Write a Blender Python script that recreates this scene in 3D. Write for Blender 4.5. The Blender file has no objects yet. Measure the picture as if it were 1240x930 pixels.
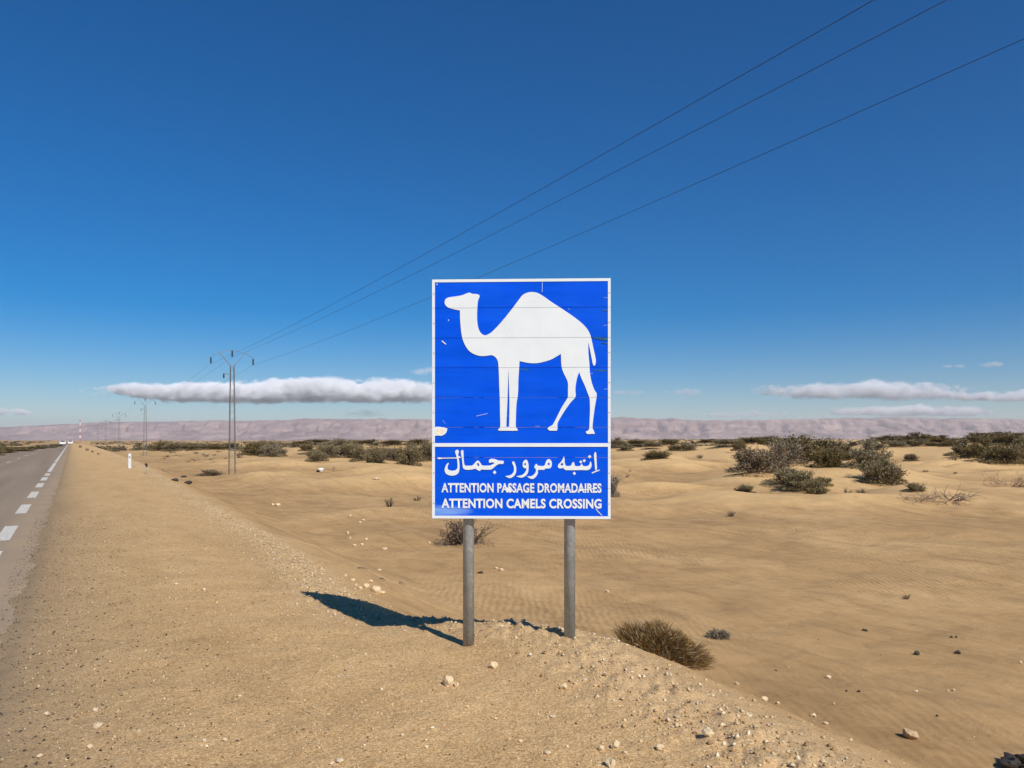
import bpy, bmesh, math, random
import numpy as np
from mathutils import Vector, Matrix, noise as mnoise
random.seed(7)
RNG = np.random.default_rng(11)
sc = bpy.context.scene
COL = sc.collection
R = math.radians

# ------------------------------------------------------------------ camera
F, HY, EYE = 930.0, 533.0, 1.6          # focal length in photo pixels, horizon row, eye height
cam = bpy.data.cameras.new('camera')
camo = bpy.data.objects.new('camera', cam); COL.objects.link(camo); sc.camera = camo
camo.location = (0, 0, EYE); camo.rotation_euler = (R(90), 0, 0)
cam.sensor_width = 36; cam.lens = F / 1240 * 36; cam.shift_y = (HY - 465) / 1240
cam.clip_start = 0.05; cam.clip_end = 120000

# ------------------------------------------------------------------ sky, sun, exposure
SUN_AZ, SUN_EL = 146.0, 43.5
w = bpy.data.worlds.new('World'); sc.world = w; w.use_nodes = True
nt = w.node_tree; bg = nt.nodes['Background']
sky = nt.nodes.new('ShaderNodeTexSky'); sky.sky_type = 'NISHITA'; sky.sun_disc = False
sky.sun_elevation = R(SUN_EL); sky.sun_rotation = R(SUN_AZ)
sky.altitude = 50; sky.air_density = 1.0; sky.dust_density = 0.1; sky.ozone_density = 8.0
sat = nt.nodes.new('ShaderNodeHueSaturation'); sat.inputs['Saturation'].default_value = 1.44; sat.inputs['Hue'].default_value = 0.503
nt.links.new(sky.outputs[0], sat.inputs['Color']); nt.links.new(sat.outputs[0], bg.inputs[0]); bg.inputs[1].default_value = 0.075
sun = bpy.data.lights.new('sun', 'SUN'); sun.energy = 4.0; sun.angle = R(0.53); sun.color = (1.0, 0.95, 0.87)
suno = bpy.data.objects.new('sun', sun); COL.objects.link(suno)
SDIR = Vector((math.sin(R(SUN_AZ)) * math.cos(R(SUN_EL)), math.cos(R(SUN_AZ)) * math.cos(R(SUN_EL)), math.sin(R(SUN_EL))))
suno.rotation_euler = SDIR.to_track_quat('Z', 'Y').to_euler(); suno.location = (20, -20, 30)
sc.view_settings.view_transform = 'Standard'; sc.view_settings.look = 'None'
sc.view_settings.exposure = 0.25; sc.view_settings.gamma = 1.0
sc.cycles.max_bounces = 20; sc.cycles.volume_bounces = 20; sc.cycles.transparent_max_bounces = 12

# ------------------------------------------------------------------ helpers
def tag(o, label=None, cat=None, group=None, kind=None):
    if label: o['label'] = label
    if cat: o['category'] = cat
    if group: o['group'] = group
    if kind: o['kind'] = kind
    return o
def link(name, me, mat=None, parent=None):
    o = bpy.data.objects.new(name, me); COL.objects.link(o)
    if parent is not None: o.parent = parent
    if mat is not None and me is not None and len(me.materials) == 0: me.materials.append(mat)
    return o
def empty(name, loc, rz=0.0):
    o = bpy.data.objects.new(name, None); COL.objects.link(o)
    o.location = loc; o.rotation_euler = (0, 0, rz); o.empty_display_size = 0.2
    return o
def mesh(name, v, f, smooth=False):
    me = bpy.data.meshes.new(name); me.from_pydata(v, [], f)
    if smooth: me.polygons.foreach_set('use_smooth', [True] * len(me.polygons))
    me.update(); return me
def big_mesh(name, V, Fc, n, smooth=False):
    """V (N,3), Fc (M,n) numpy arrays"""
    me = bpy.data.meshes.new(name)
    me.vertices.add(len(V)); me.vertices.foreach_set('co', V.astype(np.float32).ravel())
    m = len(Fc); me.loops.add(m * n); me.loops.foreach_set('vertex_index', Fc.astype(np.int32).ravel())
    me.polygons.add(m); me.polygons.foreach_set('loop_start', np.arange(m, dtype=np.int32) * n)
    try: me.polygons.foreach_set('loop_total', np.full(m, n, dtype=np.int32))
    except Exception: pass
    if smooth: me.polygons.foreach_set('use_smooth', np.ones(m, dtype=bool))
    me.update(calc_edges=True); me.validate(); return me
def color_attr(me, name, C):
    a = me.color_attributes.new(name, 'FLOAT_COLOR', 'POINT')
    C4 = np.ones((len(C), 4), dtype=np.float32); C4[:, :C.shape[1]] = C
    a.data.foreach_set('color', C4.ravel())
class MB:
    """collects boxes, bars and tubes into one mesh"""
    def __init__(s): s.v = []; s.f = []
    def box(s, x0, x1, y0, y1, z0, z1):
        b = len(s.v)
        s.v += [(x, y, z) for z in (z0, z1) for y in (y0, y1) for x in (x0, x1)]
        s.f += [tuple(b + i for i in q) for q in ((0, 2, 3, 1), (4, 5, 7, 6), (0, 1, 5, 4), (2, 6, 7, 3), (0, 4, 6, 2), (1, 3, 7, 5))]
        return s
    def tube(s, pts, r, n=6, cap=True):
        b = len(s.v); pts = [Vector(p) for p in pts]
        rr = r if isinstance(r, (list, tuple)) else [r] * len(pts)
        for i, p in enumerate(pts):
            t = (pts[min(i + 1, len(pts) - 1)] - pts[max(i - 1, 0)])
            if t.length < 1e-9: t = Vector((0, 0, 1))
            t.normalize(); u = t.cross(Vector((0, 0, 1)))
            if u.length < 1e-3: u = t.cross(Vector((1, 0, 0)))
            u.normalize(); q = t.cross(u)
            for k in range(n):
                a = 2 * math.pi * k / n + math.pi / n
                s.v.append(tuple(p + (u * math.cos(a) + q * math.sin(a)) * rr[i]))
        for i in range(len(pts) - 1):
            for k in range(n):
                k2 = (k + 1) % n
                s.f.append((b + i * n + k, b + i * n + k2, b + (i + 1) * n + k2, b + (i + 1) * n + k))
        if cap and n > 2:
            s.f.append(tuple(b + k for k in reversed(range(n)))); e = b + (len(pts) - 1) * n
            s.f.append(tuple(e + k for k in range(n)))
        return s
    def mesh(s, name, smooth=False): return mesh(name, s.v, s.f, smooth)
    def build(s, name, mat, parent=None, smooth=False): return link(name, s.mesh(name, smooth), mat, parent)

def _hash(ix, iy, seed):
    h = (ix.astype(np.int64) * 374761393 + iy.astype(np.int64) * 668265263 + seed * 974711) & 0x7fffffff
    h = ((h ^ (h >> 13)) * 1274126177) & 0x7fffffff
    h = h ^ (h >> 16)
    return (h & 0xffff) / 65535.0
def vnoise(x, y, seed=0):
    """gradient noise in about -1..1"""
    x = np.asarray(x, float); y = np.asarray(y, float)
    ix = np.floor(x); iy = np.floor(y); fx = x - ix; fy = y - iy
    u = fx * fx * fx * (fx * (fx * 6 - 15) + 10); v = fy * fy * fy * (fy * (fy * 6 - 15) + 10)
    def g(a, b):
        an = _hash(ix + a, iy + b, seed) * 2 * np.pi
        return np.cos(an) * (fx - a) + np.sin(an) * (fy - b)
    return ((g(0, 0) * (1 - u) + g(1, 0) * u) * (1 - v) + (g(0, 1) * (1 - u) + g(1, 1) * u) * v) * 1.5
def fbm(x, y, seed=0, o=4, g=0.5):
    t = 0; a = 1.0; fr = 1.0
    for i in range(o):
        t = t + a * vnoise(x * fr, y * fr, seed + i * 17); a *= g; fr *= 2.03
    return t
def sstep(a, b, x):
    t = np.clip((x - a) / (b - a), 0, 1); return t * t * (3 - 2 * t)

# ------------------------------------------------------------------ materials
def new_mat(name):
    m = bpy.data.materials.new(name); m.use_nodes = True
    return m, m.node_tree.nodes, m.node_tree.links, m.node_tree.nodes['Principled BSDF']
def ramp(N, stops):
    r = N.new('ShaderNodeValToRGB'); e = r.color_ramp.elements
    e[0].position, e[0].color = stops[0][0], (*stops[0][1], 1)
    e[1].position, e[1].color = stops[-1][0], (*stops[-1][1], 1)
    for p, c in stops[1:-1]:
        q = e.new(p); q.color = (*c, 1)
    return r
def noise_node(N, L, vec, scale, detail=4, rough=0.55, dist=0.0):
    n = N.new('ShaderNodeTexNoise'); n.inputs['Scale'].default_value = scale
    n.inputs['Detail'].default_value = detail; n.inputs['Roughness'].default_value = rough
    n.inputs['Distortion'].default_value = dist
    if vec is not None: L.new(vec, n.inputs['Vector'])
    return n
def mixc(N, L, fac, a, b, mode='MIX'):
    m = N.new('ShaderNodeMix'); m.data_type = 'RGBA'; m.blend_type = mode
    for i, s in ((0, fac), (6, a), (7, b)):
        if hasattr(s, 'links'): L.new(s, m.inputs[i])
        elif i == 0: m.inputs[0].default_value = s
        else: m.inputs[i].default_value = (*s, 1)
    return m.outputs[2]
def math_node(N, L, op, a, b=None, c=None, clamp=False):
    m = N.new('ShaderNodeMath'); m.operation = op; m.use_clamp = clamp
    for i, s in enumerate((a, b, c)):
        if s is None: continue
        if hasattr(s, 'links'): L.new(s, m.inputs[i])
        else: m.inputs[i].default_value = s
    return m.outputs[0]
def simple_mat(name, col, rough=0.6, metal=0.0, var=0.15, scale=8.0, bump=0.0, coords='Object', spec=0.5):
    m, N, L, p = new_mat(name)
    tc = N.new('ShaderNodeTexCoord')
    n = noise_node(N, L, tc.outputs[coords], scale, 5, 0.6)
    lo = tuple(c * (1 - var) for c in col); hi = tuple(min(1, c * (1 + var)) for c in col)
    r = ramp(N, [(0.3, lo), (0.7, hi)]); L.new(n.outputs['Fac'], r.inputs[0])
    L.new(r.outputs[0], p.inputs['Base Color'])
    p.inputs['Roughness'].default_value = rough; p.inputs['Metallic'].default_value = metal
    p.inputs['Specular IOR Level'].default_value = spec
    if bump:
        b = N.new('ShaderNodeBump'); b.inputs['Strength'].default_value = bump; b.inputs['Distance'].default_value = 0.02
        L.new(n.outputs['Fac'], b.inputs['Height']); L.new(b.outputs[0], p.inputs['Normal'])
    return m
def attr_mat(name, tint=(1, 1, 1), rough=0.85, spec=0.2, transl=0.0):
    """colour of each piece from its own colour attribute"""
    m, N, L, p = new_mat(name)
    a = N.new('ShaderNodeAttribute'); a.attribute_name = 'Col'
    oi = N.new('ShaderNodeObjectInfo')
    c = mixc(N, L, 1.0, a.outputs['Color'], tint, 'MULTIPLY')
    hsv = N.new('ShaderNodeHueSaturation'); L.new(c, hsv.inputs['Color'])
    L.new(math_node(N, L, 'MULTIPLY_ADD', oi.outputs['Random'], 0.45, 0.80), hsv.inputs['Value'])
    L.new(math_node(N, L, 'MULTIPLY_ADD', oi.outputs['Random'], -0.4, 1.15), hsv.inputs['Saturation'])
    L.new(hsv.outputs[0], p.inputs['Base Color'])
    p.inputs['Roughness'].default_value = rough; p.inputs['Specular IOR Level'].default_value = spec
    return m

# ------------------------------------------------------------------ road-aligned coordinates
TH = math.atan((620 - 86) / F); CT, ST = math.cos(TH), math.sin(TH)
def ls(x, y): return x * CT + y * ST, -x * ST + y * CT
def xy(l, s): return l * CT - s * ST, l * ST + s * CT
def P(px, py, d): return Vector(((px - 620) / F * d, d, EYE - (py - HY) / F * d))

ROAD_R, ROAD_L = -0.38, -7.35
FLOOR = -1.5
EDGE_S = [-30, 1.0, 2.5, 3.85, 4.55, 5.05, 5.7, 6.15, 7.0, 7.8, 9.5, 12, 15, 30, 60, 150]
EDGE_L = [3.0, 3.0, 3.1, 3.34, 3.36, 3.32, 3.22, 2.95, 2.62, 2.50, 2.65, 2.9, 3.1, 3.45, 3.9, 4.6]

# shrubs: px, py of the base, distance, width and height in photo pixels, kind, label key
SHRUBS = []
MOUNDS = []     # x, y, height, radius_x, radius_y
def shrub(px, py, d, w, h, kind='green', label=None, group=None, mound=None):
    SHRUBS.append((px, py, d, w, h, kind, label, group))
    p = P(px, py, d)
    floor = FLOOR
    mh = p.z - floor
    l, s = ls(p.x, p.y)
    if mh > 0.02 and l > 6:
        r = (mound or 1.0) * max(w / F * d * 0.75, mh * 2.6, 0.6)
        MOUNDS.append((p.x, p.y, mh, r * 1.25, r))
exec_list = None
G_DUNE = 'shrubs on the dune right of the sign'
shrub(918, 573, 50, 66, 31, 'grey', 'wide grey twiggy shrub on the left shoulder of the large dune')
shrub(948, 562, 54, 50, 30, 'grey', 'grey-green shrub filling the gap between the large dune\'s two biggest shrubs')
shrub(975, 561, 58, 76, 36, 'green', 'tallest dark green shrub crowning the large sand dune')
shrub(1004, 572, 52, 38, 30, 'green', 'round dark shrub on the dune crest beside the bare sand saddle')
shrub(1025, 556, 56, 46, 16, 'green', 'low dark shrub bridging the dune crest behind the bare sand saddle')
shrub(1050, 570, 50, 50, 32, 'green', 'upper part of the long shrub sloping down the dune, a dense green bush')
shrub(1068, 588, 46, 48, 38, 'green', 'large green shrub at the foot of the dune beside the bare dead branches')
shrub(950, 589, 45, 46, 25, 'olive', 'olive shrub alone in front of the dune, highest of its clump')
shrub(972, 597, 43, 44, 26, 'olive', 'middle olive shrub of the clump standing in front of the dune')
shrub(988, 611, 39, 26, 22, 'olive', 'lowest olive shrub of the clump standing in front of the dune, over rippled sand')
shrub(996, 591, 44, 22, 14, 'olive', 'small olive shrub at the right tip of the clump in front of the dune')
shrub(903, 598, 43, 22, 14, 'olive', 'small two-tufted shrub with a long shadow left of the olive clump')
shrub(881, 601, 42.5, 13, 7, 'olive', 'tiny low shrub left of the two-tufted shrub')
shrub(1025, 606, 40, 13, 13, 'olive', 'upright little seedling shrub with thin stalks on smooth sand')
shrub(1043, 610, 39, 15, 9, 'olive', 'small spreading seedling shrub beside the upright seedling')
shrub(1107, 613, 38.5, 22, 9, 'olive', 'low dark cushion of leaves under the grey dead twigs')
for a in [(1103, 558, 85, 17, 10), (1155, 561, 84, 13, 12), (1120, 573, 62, 9, 3), (1157, 578, 60, 6, 3)]:
    shrub(*a, 'grey', 'little dry tuft on the bare sand between the two right-hand thickets', 'dry tufts between the thickets')
for a in [(1168, 552, 92, 44, 20), (1190, 556, 86, 46, 24), (1215, 561, 78, 52, 28), (1242, 560, 80, 40, 28)]:
    shrub(*a, 'green', 'dark green shrub of the dense thicket on the right-hand dune', 'thicket on the right-hand dune')
for a in [(1183, 536, 150, 48, 12), (1222, 539, 140, 50, 15), (1205, 531, 190, 70, 9), (1240, 548, 120, 30, 20)]:
    shrub(*a, 'green', 'dark domed shrub on the pale ridge behind the right-hand thicket', 'shrubs on the pale ridge')
for a in [(1062, 543, 125, 24, 7), (1085, 541, 130, 26, 8), (1108, 539, 140, 34, 9), (1112, 533, 180, 56, 9), (1140, 536, 165, 40, 9),
          (1078, 533, 190, 36, 6), (1130, 541, 130, 22, 6), (1150, 542, 128, 26, 8)]:
    shrub(*a, 'green', 'dark shrub in the belt beyond the bare sand flat right of the dune', 'belt behind the sand flat')
shrub(795, 562, 90, 37, 15, 'green', 'isolated bushy shrub on smooth sand right of the sign board')
shrub(818, 546, 125, 22, 8, 'green', 'small shrub on the sandy rise behind the isolated bushy shrub')
shrub(833, 549, 120, 22, 10, 'green', 'grey-green shrub below the smooth sand crest')
shrub(848, 555, 108, 13, 6, 'grey', 'tiny dry shrub alone on the slope of the smooth sand crest')
for a in [(757, 546, 150, 22, 9), (746, 539, 190, 28, 9), (772, 538, 190, 34, 7), (790, 541, 160, 24, 7), (810, 537, 190, 30, 6),
          (895, 546, 115, 20, 14), (880, 538, 170, 40, 7), (910, 536, 180, 40, 7), (935, 535, 190, 50, 7), (860, 536, 200, 36, 5)]:
    shrub(*a, 'green', 'dark shrub in the distant belt between the sign and the large dune', 'distant belt right of the sign')
shrub(739, 600, 43, 22, 31, 'grey', 'grey-green shrub half hidden behind the right edge of the sign')
for a in [(759, 578, 60, 7, 4), (763, 571, 67, 5, 2.5), (777, 587, 54, 14, 4)]:
    shrub(*a, 'grey', 'tiny dry sprig on the sand right of the sign', 'dry sprigs right of the sign')
shrub(886, 626, 31, 13, 8, 'grey', 'tiny grey sprig alone on the flat sand before the dune')
shrub(1097, 711, 16.2, 13, 8, 'olive', 'small leafy cushion plant alone on the open sand flat')
shrub(561, 656, 23.4, 66, 34, 'red', 'straggly reddish-brown shrub behind the left post of the sign')
shrub(472, 622, 32.4, 14, 13, 'olive', 'small upright green plant on a sand hump left of the sign')
shrub(504, 605, 40, 14, 7, 'grey', 'low dry tuft near the sign board\'s left edge')
for a in [(384, 562, 99, 28, 17), (397, 556, 108, 34, 20)]:
    shrub(*a, 'green', 'dense shrub at the left end of the long thicket between pylon and sign', 'left end of the long thicket')
for a in [(424, 556, 110, 34, 22), (441, 560, 100, 34, 24), (455, 565, 92, 32, 25), (468, 560, 98, 28, 20)]:
    shrub(*a, 'green', 'dark green shrub in the middle of the long thicket between pylon and sign', 'middle of the long thicket')
shrub(478, 560, 97, 20, 20, 'grey', 'grey leafless-looking shrub in a gap of the long thicket')
shrub(494, 564, 90, 34, 29, 'green', 'tall dark shrub right of the grey leafless-looking shrub in the long thicket')
shrub(506, 558, 97, 34, 27, 'green', 'dark shrub filling the long thicket between its tallest shrub and the sign board')
shrub(519, 557, 96, 26, 30, 'green', 'dark shrub half hidden by the left edge of the sign board')
shrub(410, 541, 165, 36, 10, 'green', 'low domed shrub on the far rise behind the long thicket')
for a in [(372, 546, 150, 22, 10), (366, 538, 210, 30, 5), (385, 536, 220, 36, 5), (440, 537, 210, 44, 6), (475, 538, 200, 30, 6), (505, 537, 200, 30, 6)]:
    shrub(*a, 'green', 'small dark shrub on the skyline behind the long thicket', 'skyline behind the long thicket')
for a in [(300, 552, 128, 20, 13), (313, 552, 128, 34, 19), (328, 553, 126, 28, 19), (339, 553, 128, 18, 14), (320, 546, 150, 46, 14)]:
    shrub(*a, 'green', 'dark shrub of the compact thicket right of the nearest pylon', 'compact thicket by the nearest pylon')
shrub(290, 559, 112, 14, 13, 'green', 'small shrub standing right behind the foot of the nearest pylon')
shrub(254, 576, 67, 30, 10, 'grey', 'low grey brushwood cushion left of the foot of the nearest pylon')
shrub(345, 575, 69, 11, 5, 'grey', 'small dry tuft on open sand between pylon and long thicket')
for a in [(196, 546, 185, 30, 12), (208, 546, 180, 24, 12), (226, 544, 190, 34, 9), (244, 544, 195, 24, 8), (262, 544, 190, 26, 8), (277, 543, 195, 24, 8)]:
    shrub(*a, 'green', 'dark shrub in the belt behind the second and the nearest pylon', 'belt behind the pylons')
for i in range(26):
    px = random.uniform(195, 290); py = random.uniform(547, 561)
    d = (EYE - FLOOR) * F / (py - HY)
    shrub(px, py, d, random.uniform(5, 11), random.uniform(1.5, 3.5), 'grey', 'tiny dry tuft scattered on the sand left of the nearest pylon', 'dry tufts left of the pylon')
for a in [(4, 545, 95, 30, 8), (26, 543, 110, 30, 6), (44, 540.5, 140, 26, 5), (56, 540, 160, 26, 4), (12, 541, 130, 26, 4), (-14, 549, 80, 34, 11), (68, 538.5, 190, 18, 4)]:
    shrub(*a, 'green', 'low dark shrub on the sand across the road', 'shrubs across the road')
for a in [(97, 547, 160, 6, 4), (106, 550, 115, 6, 4), (112, 552, 100, 5, 3), (119, 556, 84, 6, 3)]:
    shrub(*a, 'grey', 'tiny dark tuft along the far edge of the road shoulder', 'tufts along the shoulder edge')
MOUNDS += [(*P(850, 545, 120)[:2], 1.55, 9, 6), (*P(965, 575, 52)[:2], 1.0, 6, 5), (*P(1030, 566, 50)[:2], 1.25, 5, 4), (*P(1000, 590, 45)[:2], 0.45, 4.5, 3),
           (*P(470, 625, 32)[:2], 0.28, 2.2, 1.6), (*P(1190, 545, 120)[:2], 1.9, 12, 8), (*P(1215, 595, 48)[:2], 0.35, 4, 3), (*P(440, 575, 82)[:2], 0.5, 9, 4),
           (*P(320, 562, 110)[:2], 0.6, 10, 5)]
rm_ = random.Random(19)
for i in range(46):      # bare hummocks between the shrubs
    d = rm_.uniform(34, 150); px = rm_.uniform(760, 1290) if i % 3 else rm_.uniform(300, 700)
    x_ = (px - 620) / F * d
    if ls(x_, d)[0] < 14: continue
    MOUNDS.append((x_, d, rm_.uniform(0.35, 1.0) * (0.6 + d / 140), rm_.uniform(2.2, 5.5), rm_.uniform(1.5, 3.0)))
MOUNDS = np.array(MOUNDS)

def road_z(s): return -6.0 * sstep(330, 1400, s)
def edge_l(s):
    e = np.interp(s, EDGE_S, EDGE_L)
    return e + 0.10 * vnoise(s * 0.9, s * 0 + 3.3, 5) + 0.05 * vnoise(s * 3.1, s * 0 + 9.3, 6)
def height(x, y, fine=True):
    x = np.asarray(x, float); y = np.asarray(y, float)
    l, s = ls(x, y); d = np.hypot(x, y)
    le = edge_l(s)
    # desert floor with dunes
    und = 0.10 * fbm(x / 9, y / 9, 21, 3) * sstep(6, 25, d) + 0.35 * fbm(x / 38, y / 38, 31, 3) * sstep(30, 160, d)
    und += 0.035 * fbm(x / 2.2, y / 2.2, 41, 3)
    hm_ = sstep(20, 42, d) * sstep(7.5, 14, l)
    h1 = fbm(x / 10.5 + 3.1, y / 8.0, 131, 4, 0.45); h2 = fbm(x / 24.0, y / 17.0 + 5.0, 141, 4, 0.45)
    und = und + hm_ * (0.55 * np.clip(h1 + 0.05, 0, 2) ** 1.15 - 0.16 * np.clip(-h1, 0, 1)) + hm_ * sstep(32, 80, d) * (0.75 * np.clip(h2, 0, 2) ** 1.1 - 0.25 * np.clip(-h2, 0, 1))
    und = und - 0.30 * np.exp(-((l - 14.0) / 7.0) ** 2) * np.exp(-((s - 6.0) / 14.0) ** 2)
    mo = np.zeros_like(x)
    for mx, my, mh, rx, ry in MOUNDS:
        m = np.abs(x - mx) < 3.2 * max(rx, ry); m &= np.abs(y - my) < 3.2 * max(rx, ry)
        if m.any():
            xx = x[m]; yy = y[m]
            wob = 1 + 0.25 * vnoise(xx / (rx * 0.8) + mx, yy / (rx * 0.8), 51)
            q = ((xx - mx) / rx) ** 2 + ((yy - my) / ry) ** 2
            mo[m] += (mh * np.exp(-q * wob * 0.9)) ** 5
    mo = mo ** 0.2
    near = np.exp(-np.clip(mo, 0, 3) * 2.0)
    floor = FLOOR + und * near + mo
    floor = floor + 4.0 * sstep(230, 1500, d) * sstep(-0.25, 0.25, x / np.maximum(d, 1e-6))
    lfloor = -0.55 + 0.25 * fbm(x / 20, y / 20, 61, 3) + mo * 0.4
    # embankment on the right, low verge on the left
    t = sstep(0, 1, (l - le) / 3.7); t = t * 0.93 + 0.07 * sstep(-1.0, 5.5, l - le)
    t2 = sstep(0, 1, (ROAD_L - 2.6 - l) / 5.0)
    rz = road_z(s)
    top = rz + 0.012
    cf = sstep(5.6, 7.6, s) * (1 - sstep(25, 60, s))
    top = top - cf * (0.10 * np.clip(l - 1.3, 0, 2.2) ** 1.25)
    if fine:
        top = top + 0.012 * fbm(x / 0.8, y / 0.8, 71, 3) * sstep(-0.35, 0.6, l) + 0.006 * fbm(x / 0.16, y / 0.16, 81, 2) * (d < 25)
        crest = np.exp(-((l - le + 0.12) / 0.35) ** 2)
        top = top + crest * (0.02 + 0.05 * np.abs(fbm(x / 0.22, y / 0.22, 91, 3))) * (s < 80)
        pad = np.exp(-(((l - 3.35) / 0.55) ** 2 + ((s - 4.7) / 0.9) ** 2))
        top = top + 0.07 * pad
    z = np.where(l > -4, top * (1 - t) + floor * t, top * (1 - t2) + lfloor * t2)
    if fine:
        slope = t * (1 - t) * 4
        z = z + slope * 0.02 * fbm(x / 0.45, y / 0.45, 101, 3) * (d < 60)
        # sign: the ground at each post
    # under the road
    wob = 0.10 * vnoise(s * 0.8, l * 0 + 1.7, 111) + 0.05 * vnoise(s * 3.5, l * 0 + 4.7, 112)
    far = np.clip(d / 150, 0, 1)
    a = sstep(-0.30 + far * 0.3, 0.06 + far * 0.6, l - (ROAD_R + wob - 0.10)); b = sstep(-0.30 + far * 0.3, 0.06 + far * 0.6, (ROAD_L + 0.3 + wob) - l)
    k = np.maximum(a, b)
    return z * k + (rz - 0.07) * (1 - k)
def hz(x, y): return float(height(np.array([x]), np.array([y]))[0])
def hit(px, py, d0=2.0, d1=400.0):
    ds = np.geomspace(d0, d1, 1500)
    X = (px - 620) / F * ds; Z = EYE - (py - HY) / F * ds
    g = height(X, ds); i = int(np.argmax(Z < g)) if (Z < g).any() else len(ds) - 1
    d = ds[i]; x = (px - 620) / F * d
    return Vector((x, d, hz(x, d)))

# ------------------------------------------------------------------ ground
def make_ground():
    az = np.concatenate([np.arange(-180, -40, 2.5), np.arange(-40, 40, 0.105), np.arange(40, 180.01, 2.5)])
    rr = np.concatenate([[0.02, 0.6, 0.9], np.geomspace(1.2, 110, 520), np.geomspace(113, 16000, 120)])
    A, D = np.meshgrid(np.radians(az), rr)
    X = D * np.sin(A); Y = D * np.cos(A)
    Z = height(X.ravel(), Y.ravel()).reshape(X.shape)
    V = np.stack([X, Y, Z], -1).reshape(-1, 3)
    n = len(az); m = len(rr)
    i = np.arange(m - 1)[:, None] * n + np.arange(n - 1)[None, :]
    Fc = np.stack([i, i + 1, i + n + 1, i + n], -1).reshape(-1, 4)[:, ::-1]
    # plug the hole under the camera with a fan
    me = big_mesh('ground', V, Fc, 4, True)
    l, s = ls(V[:, 0], V[:, 1]); le = edge_l(s)
    sh = 1 - sstep(-0.2, 1.4, l - le); sh *= sstep(ROAD_L - 4.5, ROAD_L - 2.5, l)
    rub = np.exp(-((l - le + 0.0) / 0.5) ** 2)
    grit = np.exp(-np.clip(l - ROAD_R, 0, 9) / 0.55)
    dune = sstep(0.06, 0.65, V[:, 2] - FLOOR + 0.12 * fbm(V[:, 0] / 3.0, V[:, 1] / 3.0, 151, 3)) * sstep(3.0, 7.0, l - le)
    C = np.stack([sh, rub, grit, dune], -1); a = me.color_attributes.new('zone', 'FLOAT_COLOR', 'POINT'); a.data.foreach_set('color', C.astype(np.float32).ravel())
    return me
gm, N, L, p = new_mat('sand_ground')
geo = N.new('ShaderNodeNewGeometry'); pos = geo.outputs['Position']
at = N.new('ShaderNodeAttribute'); at.attribute_name = 'zone'
sep = N.new('ShaderNodeSeparateColor'); L.new(at.outputs['Color'], sep.inputs[0])
mp = N.new('ShaderNodeMapping'); mp.inputs['Rotation'].default_value = (0, 0, -TH); L.new(pos, mp.inputs['Vector'])
seps = N.new('ShaderNodeSeparateXYZ'); L.new(mp.outputs[0], seps.inputs[0])
n1 = noise_node(N, L, pos, 0.13, 7, 0.66, 0.6); n2 = noise_node(N, L, pos, 1.5, 9, 0.70, 0.5); n3 = noise_node(N, L, pos, 42, 4, 0.7)
stre = N.new('ShaderNodeMapping'); stre.inputs['Scale'].default_value = (1.0, 0.24, 1.0); L.new(mp.outputs[0], stre.inputs['Vector'])
n4 = noise_node(N, L, stre.outputs[0], 1.1, 9, 0.70, 0.5)
r1 = ramp(N, [(0.30, (0.42, 0.255, 0.107)), (0.50, (0.51, 0.316, 0.138)), (0.70, (0.64, 0.415, 0.19))]); L.new(n1.outputs['Fac'], r1.inputs[0])
r2 = ramp(N, [(0.36, (0.80, 0.79, 0.78)), (0.52, (0.97, 0.97, 0.97)), (0.66, (1.06, 1.06, 1.06))]); L.new(n2.outputs['Fac'], r2.inputs[0])
r4 = ramp(N, [(0.36, (0.80, 0.78, 0.76)), (0.48, (0.96, 0.96, 0.96)), (0.60, (1.03, 1.03, 1.03))]); L.new(n4.outputs['Fac'], r4.inputs[0])
floor_c = mixc(N, L, 1.0, mixc(N, L, 1.0, r1.outputs[0], r2.outputs[0], 'MULTIPLY'), r4.outputs[0], 'MULTIPLY')
floor_c = mixc(N, L, math_node(N, L, 'MULTIPLY', at.outputs['Alpha'], 0.8), floor_c, mixc(N, L, 0.5, (0.69, 0.455, 0.205), mixc(N, L, 1.0, (0.74, 0.485, 0.22), r2.outputs[0], 'MULTIPLY')))
# wheel tracks running beside the road on the flat
ruts = None
for l0, wd in ((8.7, 0.11), (10.25, 0.11), (12.6, 0.13), (14.2, 0.13), (19.0, 0.16), (20.7, 0.16)):
    wn = noise_node(N, L, mp.outputs[0], 0.06, 1, 0.5)
    off = math_node(N, L, 'MULTIPLY_ADD', wn.outputs['Fac'], 3.0, -1.5 - l0)
    dd = math_node(N, L, 'ABSOLUTE', math_node(N, L, 'ADD', seps.outputs[0], off))
    q = math_node(N, L, 'SUBTRACT', 1.0, math_node(N, L, 'DIVIDE', dd, wd), clamp=True)
    ruts = q if ruts is None else math_node(N, L, 'MAXIMUM', ruts, q)
rutn = noise_node(N, L, pos, 0.5, 3, 0.6)
rut = math_node(N, L, 'MULTIPLY', ruts, math_node(N, L, 'MULTIPLY_ADD', rutn.outputs['Fac'], 2.4, -0.6, clamp=True))
r5 = ramp(N, [(0.14, (0.33, 0.195, 0.080)), (0.34, (0.57, 0.345, 0.140)), (0.58, (0.69, 0.435, 0.19)), (0.80, (0.86, 0.60, 0.31))])
vor = N.new('ShaderNodeTexVoronoi'); vor.inputs['Scale'].default_value = 120; L.new(pos, vor.inputs['Vector'])
vsep = N.new('ShaderNodeSeparateColor'); L.new(vor.outputs['Color'], vsep.inputs[0])
shf = math_node(N, L, 'ADD', math_node(N, L, 'MULTIPLY', vsep.outputs[0], 0.62), math_node(N, L, 'MULTIPLY', n2.outputs['Fac'], 0.42))
L.new(shf, r5.inputs[0])
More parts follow.
